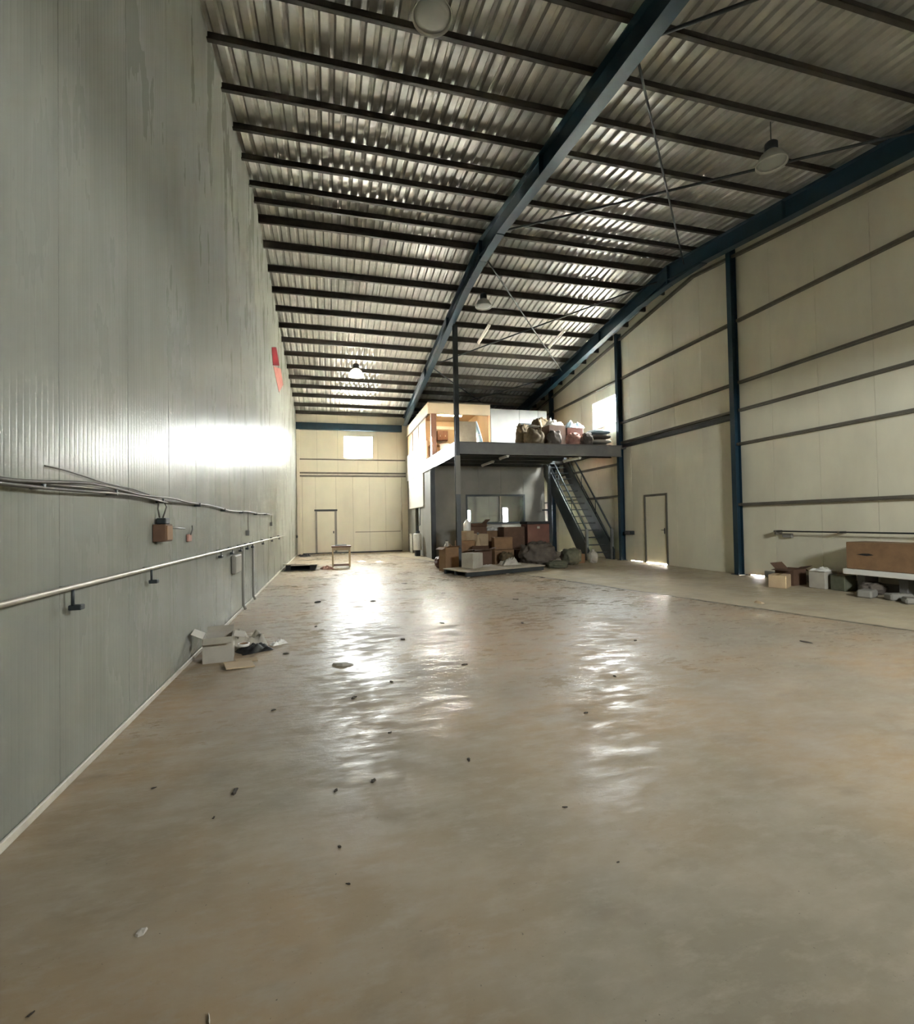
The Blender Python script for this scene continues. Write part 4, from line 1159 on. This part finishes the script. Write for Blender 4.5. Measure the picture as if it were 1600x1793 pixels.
drape('white_scrap', 'white scrap at the edge of the black plastic bag', (-0.62, 6.48, 0), (0.2, 0.10), M_PLWH, 'scrap', 43, 0.06, 0.6)
t = thing('tape_ring', (-0.97, 6.08, 0), 'small white ring lying on the black plastic bag', 'ring')
MB().lathe((-0.97, 6.10, 0.10), [(0.05, 0.0), (0.065, 0.0), (0.065, 0.03), (0.05, 0.03)], 18, True).build('roll', M_PLWH, t)
MB().lathe((-0.97, 6.10, 0.10), [(0.046, 0.001), (0.05, 0.001), (0.05, 0.029), (0.046, 0.029)], 18, True).build('core', M_CARD, t)

# --- tilted hatch board, stool table and rags in the far bay
t = thing('propped_board', (-0.9, 17.0, 0), 'grey board propped above the floor with a black shadow sheet below it', 'board')
MB().extr([(-1.42, 16.35, 0.20), (-0.38, 16.25, 0.17), (-0.42, 18.3, 0.02), (-1.40, 18.6, 0.02)], (0, 0, 0.03)).build('sheet', M_CARDG, t)
MB().box((-1.35, 16.45, 0.0), (-1.20, 16.6, 0.185)).box((-0.6, 16.4, 0.0), (-0.48, 16.55, 0.16)).build('prop', M_BLACK, t)
MB().box((-1.40, 16.4, 0.002), (-0.42, 18.2, 0.012)).build('shadow_sheet', M_BLACK, t)  # black sheet laid in as the shadow under the board
t = thing('stool_table', (0.41, 17.4, 0), 'small wooden table frame with dark top before the wide gate', 'table')
MB().box((0.08, 17.15, 0.67), (0.74, 17.65, 0.72), ch=0.008).build('top', M_BROWNW, t)
MB().box((0.2, 17.3, 0.721), (0.6, 17.5, 0.755), ch=0.008).build('tray', M_GREYST, t)
for a in (0.10, 0.67):
    for b in (17.17, 17.58):
        MB().box((a, b, 0.0), (a + 0.05, b + 0.05, 0.669), ch=0.004).build('leg', M_CARDL, t)
for b in (17.18, 17.59):
    MB().box((0.15, b, 0.03), (0.67, b + 0.03, 0.07)).build('stretcher', M_BROWNW, t)
for b in (17.18, 17.59):
    MB().box((0.15, b, 0.57), (0.67, b + 0.025, 0.668)).build('apron', M_CARDL, t)
drape('pink_rag', 'faded pink rag on the floor beside the propped board', (-0.08, 16.6, 0), (0.4, 0.5), M_PINK, 'rag', 51, 0.10, 0.2)
drape('white_scrap', 'white paper scrap on the floor right of the small table', (1.2, 19.2, 0), (0.28, 0.5), M_PLWH, 'scrap', 52, 0.05, 0.2)
drape('white_scrap', 'second white scrap on the floor nearer the office side', (1.85, 18.6, 0), (0.28, 0.4), M_PLWH, 'scrap', 53, 0.05, 0.2)
drape('dark_rag', 'dark rag in the corner by the wide gate', (-1.1, 23.6, 0), (0.5, 0.8), M_BLACK, 'rag', 54, 0.12, 0.2)

# --- goods along the right wall
RG = 'goods along the gable wall'
carton('pale pink carton at the near end of the goods by the gable wall', (9.08, 8.10, 0), (0.40, 0.32, 0.26), 0.5, M_CARDL, 'closed', group=RG)
carton('dark brown open carton behind the pale pink carton', (9.66, 8.35, 0), (0.46, 0.38, 0.34), 0.2, M_CARDD, 'open', group=RG)
carton('grey carton topped by a white sheet along the gable wall', (9.74, 7.70, 0), (0.38, 0.32, 0.34), 0.1, M_CARDG, 'closed', group=RG)
drape('plastic_sheet', 'white plastic sheet on the grey carton by the gable wall', (9.74, 7.70, 0.352), (0.42, 0.3), M_PLWH, 'plastic sheet', 61, 0.08, 0.2)
carton('olive grey carton standing next in the gable wall row', (9.78, 7.32, 0), (0.32, 0.28, 0.30), 0.0, M_GREEN, 'closed', group=RG)
lump('sack', 'grey flat sack low by the gable wall below the brown carton', (9.72, 6.75, 0), (0.42, 0.34, 0.22), M_FABRIC, 'sack', 62, 0.2, 0.1)
t = thing('white_slab', (9.8, 6.4, 0), 'white foam slab on blocks carrying the brown carton', 'slab')
MB().box((9.50, 5.3, 0.36), (10.17, 7.12, 0.46), ch=0.01).build('slab', M_PLWH, t)
for a in (5.45, 6.2, 6.9):
    MB().box((9.75, a, 0.0), (10.1, a + 0.14, 0.359), ch=0.01).build('block', M_GREYST, t)
bc = carton('large brown carton with dark print on the white foam slab', (9.82, 6.28, 0.462), (0.52, 1.62, 0.50), 0.0, M_CARD, 'closed')
MB().extr([(9.558, 6.60, 0.74), (9.558, 6.72, 0.72), (9.558, 6.90, 0.735), (9.558, 6.80, 0.76), (9.558, 6.68, 0.765)], (-0.002, 0, 0)).build('print_mark', M_BLACK, bc)
for k, (x, y, sx, sy, sz, a, lab) in enumerate(((9.30, 6.55, 0.30, 0.22, 0.14, 0.3, 'grey rubble block lying before the foam slab, first of three'), (9.45, 6.15, 0.36, 0.20, 0.12, -0.4, 'grey rubble block lying before the foam slab, second of three'),
                                           (9.3, 5.85, 0.28, 0.24, 0.10, 0.8, 'grey rubble block lying before the foam slab, third of three'))):
    bm_ = MB().box((x - sx / 2, y - sy / 2, 0), (x + sx / 2, y + sy / 2, sz), ch=0.025)
    o = bm_.build('rubble_block', M_GREYWALL)
    o.rotation_euler = (0, 0, a)
    tag(o, lab, 'rubble', 'rubble blocks')

# ------------------------------------------------------------------ floor litter
def scrap(x, y, s, seed, m, label, name='floor_scrap', h=0.012, cat='scrap', group=None, elong=0.5):
    rnd = random.Random(seed)
    n = 9
    a0 = rnd.uniform(0, 6.28)
    R = Matrix.Rotation(a0, 3, 'Z')
    top, bot = [], []
    for i in range(n):
        a = 2 * math.pi * i / n
        r = 0.72 * s * (0.6 + 0.6 * rnd.random())
        p = R @ Vector((r * math.cos(a), elong * r * math.sin(a), 0))
        bot.append(Vector((x, y, 0.001)) + p)
        top.append(Vector((x, y, min(h, 0.22 * s) * (0.5 + rnd.random()))) + p * 0.85)
    vs = bot + top + [Vector((x, y, min(h, 0.22 * s) * 1.4))]
    fs = [(i, (i + 1) % n, (i + 1) % n + n, i + n) for i in range(n)] + [(i + n, (i + 1) % n + n, 2 * n) for i in range(n)] + [tuple(range(n - 1, -1, -1))]
    o = MB().add(vs, fs).build(name, m)
    return tag(o, label, cat, group)
scrap(-0.23, 9.64, 0.09, 1, M_BLACK, 'black lump on the floor in the far left bay', 'black_lump', 0.05, 'lump', elong=0.8)
scrap(0.11, 5.3, 0.16, 2, M_CARDG, 'curled grey strip on the shiny floor patch', 'grey_strip', 0.02, 'scrap', elong=0.3)
scrap(-0.53, 2.99, 0.06, 3, M_LEAF, 'long dark leaf on the floor toward the ribbed wall', 'dry_leaf', 0.008, 'leaf', elong=0.35)
scrap(0.23, 2.88, 0.035, 4, M_LEAF, 'curled black scrap at the lower end of the shiny patch', 'floor_scrap', 0.02, 'scrap', elong=0.6)
scrap(-0.69, 2.07, 0.03, 5, M_PALE, 'pale round crumb on the grey floor close to the viewer', 'pale_crumb', 0.02, 'crumb', elong=0.9)
scrap(-0.37, 1.65, 0.03, 6, M_PALE, 'thin white splinter at the bottom edge of the view', 'white_splinter', 0.006, 'splinter', elong=0.12)
scrap(5.4, 4.49, 0.12, 7, M_LEAF, 'dark scrap on the floor toward the cut line', 'floor_scrap', 0.012, 'scrap', elong=0.35)
scrap(7.11, 6.75, 0.14, 8, M_CARDL, 'pale torn cardboard on the dusty floor strip', 'torn_cardboard', 0.03, 'scrap', elong=0.6)
FG = 'small dark scraps strewn over the floor'
for k, (x, y, s) in enumerate(((0.02, 2.84, 0.025), (-0.99, 3.17, 0.022), (0.19, 4.28, 0.05), (1.17, 2.33, 0.022), (-0.5, 5.97, 0.05), (1.76, 11.79, 0.12), (0.83, 2.96, 0.03), (-0.59, 2.76, 0.016), (-0.91, 1.82, 0.016),
                               (0.03, 2.35, 0.018), (0.06, 2.1, 0.016), (0.55, 4.6, 0.04), (1.35, 4.9, 0.05), (1.9, 3.4, 0.03), (2.6, 4.1, 0.035), (0.9, 6.2, 0.06), (1.6, 7.0, 0.07), (-0.2, 7.4, 0.06), (2.7, 6.6, 0.06),
                               (3.4, 8.6, 0.09), (0.4, 3.5, 0.025), (-0.45, 4.2, 0.03), (1.2, 1.9, 0.012), (3.6, 5.2, 0.05), (0.8, 9.4, 0.08), (2.3, 9.9, 0.09))):
    scrap(x, y, s, 100 + k, M_LEAF, 'small dark scrap strewn on the bare concrete floor', 'floor_scrap', 0.01, 'scrap', FG, 0.55)
